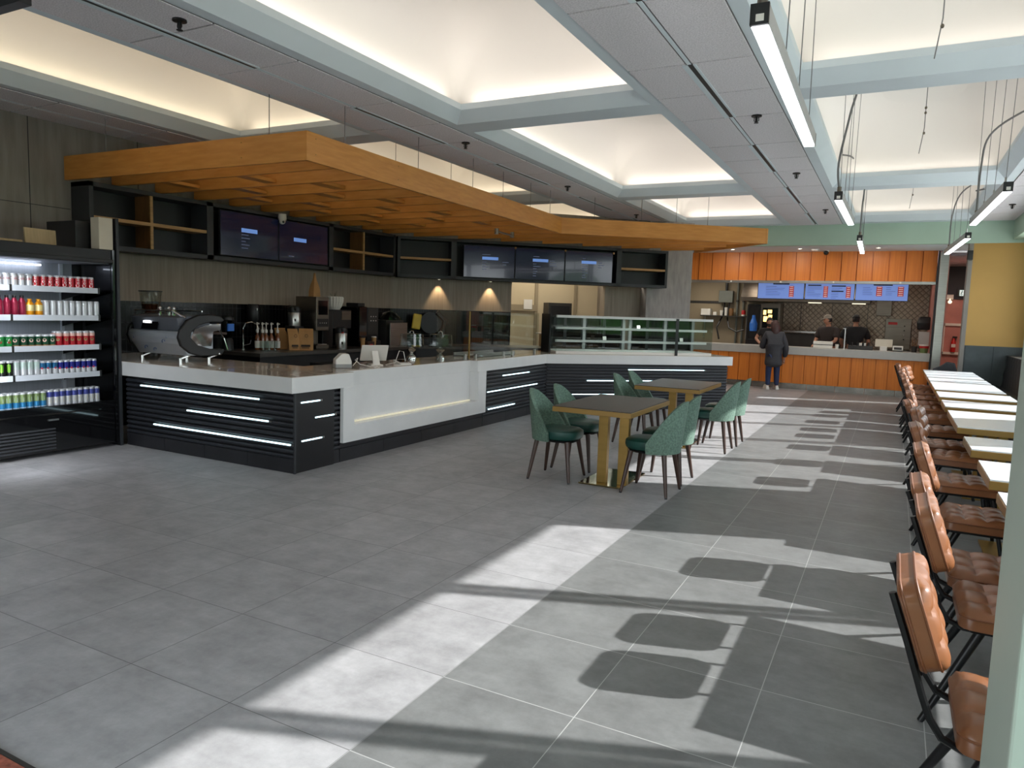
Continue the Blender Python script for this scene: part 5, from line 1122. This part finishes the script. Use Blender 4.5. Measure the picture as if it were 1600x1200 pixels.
q = MB().box(-3.07, 19.885, 1.2, -2.69, 19.9, 1.86).build('door', 'black_gloss', t)
for i, (x, z, w_, h_) in enumerate(((-3.05, 1.68, .07, .12), (-2.94, 1.72, .1, .09), (-3.04, 1.5, .1, .14), (-2.92, 1.52, .09, .16))): MB().box(x, 19.88, z, x+w_, 19.886, z+h_).build('glow', 'oven_glow', q)
t = thing('control_cabinet', 'steel control cabinet with red label on the quilted kitchen wall', 'cabinet', (.1, 20.4, .9)); MB().box(-.19, 20.3, .93, .38, 20.49, 1.68).build('box', 'dark_steel', t, bevel=.006)
MB().box(-.13, 20.29, 1.53, .07, 20.3, 1.59).build('red_label', 'red', t)
for i in range(4): MB().ell((.23, 20.29, 1.50-.11*i), (.016, .012, .016), 8, 6).build('knob', 'black_plastic' if i != 2 else 'white_plastic', t)
t = thing('duct_box', 'square steel duct under the right menu screen', 'duct', (-.2, 20.2, 1.75)); MB().box(-.42, 20.1, 1.74, -.08, 20.49, 2.7).build('duct', 'dark_steel', t, bevel=.006)
t = thing('paper_dispenser', 'black paper towel dispenser at the right side of the kitchen', 'dispenser', (.6, 18.4, 1.4)); MB().loft([[(.46, 18.3, 1.44), (.70, 18.3, 1.44), (.70, 18.5, 1.44), (.46, 18.5, 1.44)], [(.44, 18.26, 1.6), (.70, 18.26, 1.6), (.70, 18.5, 1.6), (.44, 18.5, 1.6)], [(.48, 18.32, 1.73), (.70, 18.32, 1.73), (.70, 18.5, 1.73), (.48, 18.5, 1.73)]]).build('housing', 'black_plastic', t, bevel=.02, smooth=True)
MB().box(.5, 18.3, 1.1, .70, 18.5, 1.40).build('lower_box', 'counter_grey', t)
t = thing('back_bench', 'steel kitchen bench under the quilted wall', 'bench', (-1.5, 20, 0)); MB().box(-2.6, 19.7, .84, .6, 20.48, .9).build('worktop', 'steel', t); MB().box(-2.6, 19.75, .1, .6, 20.48, .84).build('cupboards', 'dark_steel', t)
t = thing('fryer_unit', 'dark steel cooking unit on the kitchen bench', 'cooker', (-2, 20, .9)); MB().box(-2.5, 19.8, .9, -1.2, 20.4, 1.22).build('body', 'gunmetal', t, bevel=.01); MB().box(-2.5, 19.75, 1.25, -1.2, 19.8, 1.29).build('rail', 'steel', t)
# counter top items
CTS = .955
t = thing('glass_divider', 'slim glass divider standing on the stall counter in front of the black-shirted worker', 'glass panel', (-.95, 17.95, CTS)); MB().box(-.953, 17.75, CTS+.01, -.947, 18.05, CTS+.44).build('pane', 'glass', t); MB().box(-.96, 17.73, CTS, -.94, 17.75, CTS+.45).build('post', 'steel', t); MB().box(-1.0, 17.73, CTS+.45, -.94, 18.05, CTS+.465).build('rail', 'steel', t)
t = thing('takeaway_box', 'white box with dark band on the stall counter before the capped worker', 'box', (-1.4, 17.85, CTS)); MB().box(-1.60, 17.8, CTS, -1.20, 17.98, CTS+.15).build('box', 'paper_white', t, bevel=.004); MB().box(-1.602, 17.797, CTS+.07, -1.198, 17.983, CTS+.085).build('band', 'black_plastic', t)
t = thing('counter_tray', 'low grey condiment tray with dark bottles on the stall counter', 'tray', (-.6, 17.9, CTS)); MB().box(-.88, 17.8, CTS, -.38, 18.0, CTS+.09).build('tray', 'gunmetal', t, bevel=.006)
for i in range(4): MB().cyl((-.8+.11*i, 17.85, CTS+.09), .02, .07+.01*(i % 2), 8).build('bottle', 'black_plastic', t)
tag(MB().box(-.66, 17.86, CTS+.092, -.52, 17.95, CTS+.15).build('napkin_box', 'paper_white', bevel=.004), 'small white napkin box on the grey condiment tray', 'box')
t = thing('cash_register', 'pale till screen on its stand on the stall counter', 'till', (-.2, 17.85, CTS)); MB().cbox((-.17, 17.86, CTS+.17), (.34, .02, .17), Euler((R(-12), 0, 0))).build('screen', 'carton_white', t, bevel=.004); MB().box(-.24, 17.83, CTS, -.10, 17.99, CTS+.1).build('stand', 'white_plastic', t, bevel=.006)
t = thing('card_terminal', 'white card terminal with grey screen on the stall counter, right of the till', 'card reader', (.1, 17.8, CTS)); MB().cbox((.11, 17.8, CTS+.06), (.2, .12, .1), Euler((R(-20), 0, 0))).build('body', 'white_plastic', t, bevel=.006); MB().cbox((.11, 17.735, CTS+.07), (.15, .01, .05), Euler((R(-20), 0, 0))).build('screen', 'gunmetal', t)
t = thing('utensil_pot', 'wire pot holding wooden utensils on the stall counter', 'pot', (.42, 17.85, CTS)); MB().lathe([(.05, 0), (.06, .13), (.055, .13), (.045, .005)], (.42, 17.85, CTS), 12).build('pot', 'gunmetal', t, smooth=True)
for a in (-.05, .0, .05): MB().tube([(.42+a*.3, 17.85, CTS+.02), (.42+a, 17.85, CTS+.28)], .008, 6).build('utensil', 'midwood', t)
t = thing('sauce_tub', 'white tub with red lid band at the right end of the stall counter', 'tub', (.6, 17.8, CTS)); MB().lathe([(.075, 0), (.085, .13)], (.6, 17.8, CTS), 16).build('tub', 'can_olive', t, smooth=True); MB().lathe([(.088, .1), (.09, .15)], (.6, 17.8, CTS), 16).build('red_band', 'red', t, smooth=True); MB().lathe([(.092, .15), (.092, .175)], (.6, 17.8, CTS), 16).build('lid', 'paper_white', t)
tag(MB().lathe([(.03, 0), (.04, .1)], (-1.10, 17.8, CTS), 10).build('cup', 'paper_white', smooth=True), 'single white cup on the stall counter between the two workers', 'cup')
t = thing('security_camera', 'white dome camera under the soffit above the food stall', 'camera', (-1.42, 17.2, 3.05)); MB().cyl((-1.42, 17.2, 3.055), .06, .035, 14).build('mount', 'white_plastic', t); MB().ell((-1.42, 17.18, 3.04), (.055, .055, .055), 12, 8).build('dome', 'black_gloss', t, smooth=True)
t = thing('smoke_detector', 'white smoke detector under the soffit, left of the dome camera', 'detector', (-1.62, 16.9, 3.06)); MB().lathe([(.075, 0), (.08, .02), (.08, .03)], (-1.62, 16.9, 3.06), 16).build('body', 'white_plastic', t, smooth=True)
# passage on the right: exit sign, twin lamp, fire cabinet, speaker
t = thing('exit_sign', 'green running-man exit sign in the passage', 'sign', (1.43, 20.9, 2.36)); MB().box(1.32, 20.9, 2.27, 1.56, 20.94, 2.44).build('case', 'exit_green', t)
q = MB().box(1.36, 20.895, 2.285, 1.49, 20.9, 2.425).build('pictogram', 'exit_white', t)
MB().box(1.445, 20.892, 2.29, 1.48, 20.895, 2.42).build('doorway', 'exit_green', q)
MB().ell((1.415, 20.89, 2.405), (.011, .004, .011), 8, 6).tube([(1.412, 20.891, 2.392), (1.40, 20.891, 2.35), (1.415, 20.891, 2.325), (1.40, 20.891, 2.295)], .007, 6).tube([(1.40, 20.891, 2.35), (1.385, 20.891, 2.325), (1.368, 20.891, 2.315)], .007, 6).tube([(1.38, 20.891, 2.375), (1.412, 20.891, 2.385), (1.432, 20.891, 2.365)], .006, 6).build('running_man', 'exit_green', q)
t = thing('emergency_light', 'white emergency light box with two round lamps in the passage', 'light', (1.15, 20.9, 2.2)); MB().box(1.0, 20.86, 2.19, 1.24, 20.94, 2.31).build('box', 'white_plastic', t, bevel=.006)
for x in (1.02, 1.17): MB().ell((x, 20.83, 2.13), (.045, .04, .045), 10, 8).cyl((x, 20.86, 2.13), .012, .08, 8).build('lamp_head', 'strip_warm', t, smooth=True)
t = thing('fire_cabinet', 'white-framed fire extinguisher cabinet on the pink passage wall', 'cabinet', (1.3, 20.95, 1.2)); MB().box(1.04, 20.93, .84, 1.58, 20.995, .90).box(1.04, 20.93, 1.55, 1.58, 20.995, 1.61).box(1.04, 20.93, .84, 1.12, 20.995, 1.61).box(1.50, 20.93, .84, 1.58, 20.995, 1.61).build('frame', 'paper_white', t)
MB().box(1.12, 20.985, .9, 1.5, 20.995, 1.55).build('back', 'salmon_wall', t)
t = thing('fire_extinguisher', 'red fire extinguisher inside the white-framed cabinet', 'extinguisher', (1.33, 20.93, .92)); MB().lathe([(.05, 0), (.055, .02), (.055, .25), (.02, .31), (.018, .34)], (1.33, 20.925, .905), 14).build('cylinder', 'red', t, smooth=True); MB().box(1.30, 20.9, 1.25, 1.40, 20.95, 1.29).build('handle', 'black_plastic', t); MB().box(1.285, 20.865, 1.02, 1.375, 20.872, 1.10).build('label', 'paper_white', t)
t = thing('speaker', 'small black box speaker high on the jamb beside the yellow wall', 'speaker', (1.15, 15.9, 2.8)); MB().box(1.10, 15.85, 2.78, 1.19, 15.995, 2.95).build('box', 'black_plastic', t, bevel=.008); MB().box(1.13, 15.995, 2.85, 1.16, 16.0, 2.9).build('bracket', 'gunmetal', t)

# ------------------------------------------------------------------ people
def skin_mesh(nodes, edges, sub=2):
    """nodes: name -> (xyz, radius or (rx, ry)); one continuous skinned surface as vertex and face lists"""
    names = list(nodes); me = bpy.data.meshes.new('tmp'); me.from_pydata([nodes[k][0] for k in names], [(names.index(a), names.index(b_)) for a, b_ in edges], [])
    ob = bpy.data.objects.new('tmp', me); C.objects.link(ob); sk = ob.modifiers.new('skin', 'SKIN'); sk.use_smooth_shade = True
    for i, k in enumerate(names):
        r_ = nodes[k][1]; me.skin_vertices[0].data[i].radius = r_ if isinstance(r_, (tuple, list)) else (r_, r_); me.skin_vertices[0].data[i].use_root = (i == 0)
    sb = ob.modifiers.new('sub', 'SUBSURF'); sb.levels = sub; sb.render_levels = sub
    dg = bpy.context.evaluated_depsgraph_get(); dg.update(); e_ = ob.evaluated_get(dg); m2 = bpy.data.meshes.new_from_object(e_)
    vs = [tuple(v.co) for v in m2.vertices]; fs = [tuple(p.vertices) for p in m2.polygons]
    bpy.data.objects.remove(ob); bpy.data.meshes.remove(m2); bpy.data.meshes.remove(me); return vs, fs
def head(mb, c, s, yawh, pitch=0.0):
    """head with brow, nose, mouth, chin, ears, eyes; c = centre, s = head height"""
    M_ = Matrix.Translation(c) @ Matrix.Rotation(yawh, 4, 'Z') @ Matrix.Rotation(pitch, 4, 'Y'); n, k = 20, 14; rings = []
    for i in range(1, k):
        a = PI*i/k; z = -.5*s*math.cos(a); rr = math.sin(a); ring = []
        for j in range(n):
            q = 2*PI*j/n; cx = math.cos(q); x, y = .40*s*rr*cx, .33*s*rr*math.sin(q)
            if z < 0: y *= 1-.25*(-z/s)*1.2; x = x*(1-.12*(-z/s)) + (.04*s if cx > .3 else 0)*(-z/s)
            if cx > .92 and -.12*s < z < .06*s: x += .07*s*(1-abs(z+.05*s)/(.12*s))
            if cx > .6 and abs(z-.03*s) < .05*s and .2 < abs(math.sin(q)) < .6: x -= .025*s
            if cx > .85 and abs(z+.24*s) < .04*s: x += .018*s
            ring.append((x, y, z))
        rings.append(ring)
    q0 = len(mb.v); mb.loft(rings); mb.xf(M_, q0)
    for sy in (-1, 1):
        q1 = len(mb.v); mb.ell((0, sy*.335*s, -.02*s), (.06*s, .025*s, .10*s), 8, 6); mb.xf(M_, q1)
    return M_
def hand(nodes, edges, root, wrist, d, side, curl=.35, s=1.0):
    """adds a palm, four fingers and a thumb to a skin graph; d = pointing direction, side = thumb direction"""
    W_, d, sd = Vector(wrist), Vector(d).normalized(), Vector(side).normalized(); n_ = d.cross(sd).normalized()
    p = W_+d*.045*s; nodes[root+'p'] = (tuple(p), (.034*s, .017*s)); nodes[root+'k'] = (tuple(W_+d*.085*s), (.036*s, .014*s)); edges += [(root, root+'p'), (root+'p', root+'k')]
    for i, (off, L_) in enumerate(((.028, .068), (.010, .078), (-.009, .072), (-.027, .056))):
        a = W_+d*.09*s+sd*off*s; b_ = a+(d*math.cos(curl*.6)-n_*math.sin(curl*.6))*L_*.5*s; c_ = b_+(d*math.cos(curl*1.6)-n_*math.sin(curl*1.6))*L_*.5*s
        for k, (v, r_) in enumerate(((a, .0095), (b_, .0085), (c_, .0075))): nodes['%sf%d%d' % (root, i, k)] = (tuple(v), r_*s)
        edges += [(root+'k', '%sf%d0' % (root, i)), ('%sf%d0' % (root, i), '%sf%d1' % (root, i)), ('%sf%d1' % (root, i), '%sf%d2' % (root, i))]
    a = W_+d*.05*s+sd*.04*s; b_ = a+(d*.6+sd*.6).normalized()*.035*s; c_ = b_+(d*.9+sd*.2).normalized()*.028*s
    for k, (v, r_) in enumerate(((a, .011), (b_, .0095), (c_, .008))): nodes['%st%d' % (root, k)] = (tuple(v), r_*s)
    edges += [(root+'p', root+'t0'), (root+'t0', root+'t1'), (root+'t1', root+'t2')]
def loc_frame(x, y, face):
    f = Vector((math.cos(face), math.sin(face), 0)); l = Vector((-f.y, f.x, 0))      # forward and left
    return lambda a, b_, z: Vector((x, y, z))+f*a+l*b_
def person(label, x, y, face, H, lean, arms, headyaw, headpitch=0.0, legs=True, z0=0.0, shoulder=.19, girth=1.0):
    """arms = {'L': (elbow, wrist, finger direction), 'R': ...} in local (forward, left, up)"""
    P = loc_frame(x, y, face); t = thing('person', label, 'person', (x, y, z0), 0); u = H/1.7
    hip, ch, nk = .90*u, 1.22*u, 1.42*u; N = {}; E_ = []
    N['hip'] = (tuple(P(0, 0, hip)), (.155*u*girth, .115*u*girth)); N['waist'] = (tuple(P(lean*.4, 0, 1.05*u)), (.14*u*girth, .105*u*girth)); N['chest'] = (tuple(P(lean*.8, 0, ch)), (.145*u*girth, .095*u*girth))
    N['neck'] = (tuple(P(lean*1.1, 0, nk)), .055*u); N['skull'] = (tuple(P(lean*1.3+.01, 0, nk+.10*u)), .06*u); E_ += [('hip', 'waist'), ('waist', 'chest'), ('chest', 'neck'), ('neck', 'skull')]
    for sd, sg in (('L', 1), ('R', -1)):
        N[sd+'sh'] = (tuple(P(lean, sg*shoulder*u, nk-.075*u)), .058*u); el, wr, fd = arms[sd]
        N[sd+'el'] = (tuple(P(*el)), .042*u); N[sd+'wr'] = (tuple(P(*wr)), (.030*u, .024*u)); E_ += [('chest', sd+'sh'), (sd+'sh', sd+'el'), (sd+'el', sd+'wr')]
        o0 = P(0, 0, 0); hand(N, E_, sd+'wr', P(*wr), P(*fd)-o0, P(.3, -sg*.8, .3)-o0, s=u)
        if legs:
            N[sd+'th'] = (tuple(P(.0, sg*.09*u, .80*u)), .088*u); N[sd+'kn'] = (tuple(P(.02, sg*.10*u, .47*u)), .058*u); N[sd+'an'] = (tuple(P(-.02, sg*.105*u, .08*u)), .040*u); N[sd+'to'] = (tuple(P(.12, sg*.115*u, .035*u)), .034*u)
            E_ += [('hip', sd+'th'), (sd+'th', sd+'kn'), (sd+'kn', sd+'an'), (sd+'an', sd+'to')]
    m = MB(); vs, fs = skin_mesh(N, E_); m.add(vs, fs); hc = P(lean*1.3+.035, 0, nk+.155*u); hs = .225*u
    Mh = head(m, hc, hs, face+headyaw, headpitch); m.build('body', 'skin', t, smooth=True)
    ey = MB()
    for sy in (-1, 1): ey.ell(tuple(Mh @ Vector((.34*hs, sy*.13*hs, .035*hs))), (.012, .012, .008), 8, 6)
    ey.build('eyes', 'hair_dark', t)
    return t, P, u, N, Mh, hs
def garment(t, name, m_, nodes, edges): vs, fs = skin_mesh(nodes, edges); return MB().add(vs, fs).build(name, m_, t, smooth=True)
def shirt(t, N, u, m_, grow=.018, sleeve=.55, girth=1.0, low=None):
    G = {k: (N[k][0], tuple(r_+grow*u for r_ in (N[k][1] if isinstance(N[k][1], tuple) else (N[k][1],)*2))) for k in ('hip', 'waist', 'chest')}; G['chest'] = (N['chest'][0], tuple(r_+.026*u for r_ in G['chest'][1])); E_ = [('hip', 'waist'), ('waist', 'chest')]
    if low is not None: h_ = Vector(N['hip'][0]); G['hem'] = (tuple(h_-Vector((0, 0, low))), (G['hip'][1][0]*1.25, G['hip'][1][1]*1.55)); E_.append(('hip', 'hem'))
    c_ = Vector(N['neck'][0]); G['col'] = (tuple(c_+Vector((0, 0, .005*u))), .070*u); E_.append(('chest', 'col'))
    for sd in 'LR':
        a, b_, c3 = (Vector(N[sd+k][0]) for k in ('sh', 'el', 'wr')); G[sd+'s'] = (tuple(a), (.058+grow+.004)*u)
        if sleeve < 1: G[sd+'e'] = (tuple(a.lerp(b_, sleeve+.2)), (.055+grow)*u); E_ += [('chest', sd+'s'), (sd+'s', sd+'e')]
        else: G[sd+'e'] = (tuple(b_), (.046+grow)*u); G[sd+'w'] = (tuple(b_.lerp(c3, .92)), (.036+grow*.8)*u); E_ += [('chest', sd+'s'), (sd+'s', sd+'e'), (sd+'e', sd+'w')]
    return garment(t, 'shirt' if sleeve < 1 else 'jacket', m_, G, E_)
def hairshell(t, Mh, hs, m_, back=True, cut=-.05, grow=1.10, name='hair'):
    m = MB(); n, k = 20, 12; rings = []
    for i in range(k+1):
        a = PI*.5*(i/k)*1.28; z = .5*hs*math.cos(a)*grow; rr = math.sin(a); rings.append([(.40*hs*rr*math.cos(2*PI*j/n)*grow-.03*hs-(.10*hs*max(0, (i-5)/7) if math.cos(2*PI*j/n) > .2 else 0), .33*hs*rr*math.sin(2*PI*j/n)*grow, z+(.10*hs*max(0, (i-5)/7) if math.cos(2*PI*j/n) > .2 else 0)) for j in range(n)])
    m.loft(rings[1:]); m.xf(Mh); return m.build(name, m_, t, smooth=True)
def cap(t, Mh, hs, m_):
    m = MB(); n, k = 20, 8; rings = []
    for i in range(1, k+1):
        a = PI*.5*i/k; rings.append([(.43*hs*math.sin(a)*math.cos(2*PI*j/n)-.01*hs, .36*hs*math.sin(a)*math.sin(2*PI*j/n), .16*hs+.42*hs*math.cos(a)) for j in range(n)])
    m.loft(rings); m.xf(Mh); c_ = m.build('cap', m_, t, smooth=True)
    b_ = MB(); b_.loft([[(.36*hs, -.28*hs, .15*hs), (.36*hs, .28*hs, .15*hs), (.36*hs, .28*hs, .18*hs), (.36*hs, -.28*hs, .18*hs)], [(.72*hs, -.16*hs, .09*hs), (.72*hs, .16*hs, .09*hs), (.72*hs, .16*hs, .115*hs), (.72*hs, -.16*hs, .115*hs)]]); b_.xf(Mh); b_.build('brim', m_, c_, bevel=.006)
# customer at the stall, seen from behind
t, P, u, N, Mh, hs = person('person in dark jacket and jeans ordering at the orange stall counter', -2.34, 17.10, R(112), 1.55, .05, {'L': ((.10, .25, .94), (.25, .13, .97), (1, -.4, .1)), 'R': ((-.02, -.25, .93), (.06, -.25, .70), (.3, .1, -1))}, R(18), R(10), girth=1.12)
shirt(t, N, u, 'jacket', .036, 1.0, low=.34)
G = {}; E_ = []
G['hip'] = (tuple(Vector(N['hip'][0])-Vector((0, 0, .04))), (.135*u, .10*u))
for sd in 'LR':
    for k, g in (('th', .006), ('kn', .018), ('an', .018)): r_ = N[sd+k][1]; G[sd+k] = (N[sd+k][0], r_+g)
    E_ += [('hip', sd+'th'), (sd+'th', sd+'kn'), (sd+'kn', sd+'an')]
garment(t, 'jeans', 'jeans', G, E_)
for sd, sg in (('L', 1), ('R', -1)):
    c = P(.045, sg*.115*u, 0); m = MB(); m.loft([[(a*L_, b_*W_, z) for a, b_ in ((-.13, -.6), (-.13, .6), (0, 1), (.10, 1), (.16, .5), (.16, -.5), (.10, -1), (0, -1))] for L_, W_, z in ((1, .048, 0), (1.03, .052, .02), (.95, .048, .05), (.6, .04, .095))])
    m.xf(Matrix.Translation(c) @ Matrix.Rotation(R(112), 4, 'Z')); m.build('shoe', 'shoe_white', t, smooth=True)
hr = MB(); hr.loft([[tuple(Mh @ Vector((hs*(a*math.cos(2*PI*j/16)-sx), hs*b_*math.sin(2*PI*j/16), hs*z))) for j in range(16)] for a, b_, z, sx in ((.10, .10, .57, .04), (.34, .30, .47, .06), (.44, .42, .25, .07), (.44, .47, .0, .12), (.40, .52, -.3, .2), (.35, .54, -.6, .26), (.28, .50, -.95, .30), (.16, .36, -1.2, .31))]); hr.build('hair', 'hair_auburn', t, smooth=True)
# worker behind the counter, left, facing the customer
t, P, u, N, Mh, hs = person('person in black shirt behind the stall counter, left of the customer', -2.66, 18.35, R(-80), 1.62, .06, {'L': ((.05, .27, 1.05), (.25, .20, 1.32), (.6, -.2, .7)), 'R': ((.08, -.29, 1.10), (.36, -.20, .995), (1, .3, 0))}, R(10), R(8))
shirt(t, N, u, 'shirt_black', .02, .5); hairshell(t, Mh, hs, 'hair_dark')
MB().loft([[tuple(Mh @ Vector((hs*a*math.cos(q), hs*b_*math.sin(q), hs*z))) for q in [-1.2+2.4*j/12 for j in range(13)]]+[tuple(Mh @ Vector((hs*(a-.05)*math.cos(q), hs*(b_-.05)*math.sin(q), hs*z))) for q in [1.2-2.4*j/12 for j in range(13)]] for a, b_, z in ((.44, .35, -.16), (.46, .34, -.28), (.44, .30, -.42), (.34, .22, -.51))]).build('beard', 'hair_dark', t, smooth=True)
garment(t, 'trousers', 'trousers', {'hip': (N['hip'][0], (.165*u, .125*u)), **{sd+k: (N[sd+k][0], N[sd+k][1]+.016) for sd in 'LR' for k in ('th', 'kn', 'an')}}, [('hip', 'Lth'), ('hip', 'Rth'), ('Lth', 'Lkn'), ('Rth', 'Rkn'), ('Lkn', 'Lan'), ('Rkn', 'Ran')])
# worker with pale cap facing left
t, P, u, N, Mh, hs = person('person in pale cap and dark brown shirt working at the stall counter, facing left', -1.33, 18.55, R(-120), 1.72, .05, {'L': ((.14, .27, 1.12), (.36, .17, 1.0), (1, -.2, -.1)), 'R': ((.12, -.27, 1.10), (.34, -.14, 1.0), (1, .2, -.1))}, R(-42), R(6), girth=1.14, shoulder=.215)
shirt(t, N, u, 'shirt_brown', .022, .62); hairshell(t, Mh, hs, 'hair_dark', grow=1.04); cap(t, Mh, hs, 'cap_grey')
garment(t, 'trousers', 'trousers', {'hip': (N['hip'][0], (.18*u, .135*u)), **{sd+k: (N[sd+k][0], N[sd+k][1]+.016) for sd in 'LR' for k in ('th', 'kn', 'an')}}, [('hip', 'Lth'), ('hip', 'Rth'), ('Lth', 'Lkn'), ('Rth', 'Rkn'), ('Lkn', 'Lan'), ('Rkn', 'Ran')])
# worker seen from behind
t, P, u, N, Mh, hs = person('person in black cap and black shirt at the stall, seen from behind', -.79, 18.75, R(95), 1.74, .03, {'L': ((.06, .30, 1.10), (.22, .24, .98), (1, 0, -.2)), 'R': ((.06, -.30, 1.10), (.24, -.22, .98), (1, 0, -.2))}, 0, R(6), girth=1.08, shoulder=.215)
shirt(t, N, u, 'shirt_black', .022, .6); hairshell(t, Mh, hs, 'hair_dark', grow=1.03); cap(t, Mh, hs, 'shirt_black')
garment(t, 'trousers', 'trousers', {'hip': (N['hip'][0], (.17*u, .13*u)), **{sd+k: (N[sd+k][0], N[sd+k][1]+.016) for sd in 'LR' for k in ('th', 'kn', 'an')}}, [('hip', 'Lth'), ('hip', 'Rth'), ('Lth', 'Lkn'), ('Rth', 'Rkn'), ('Lkn', 'Lan'), ('Rkn', 'Ran')])
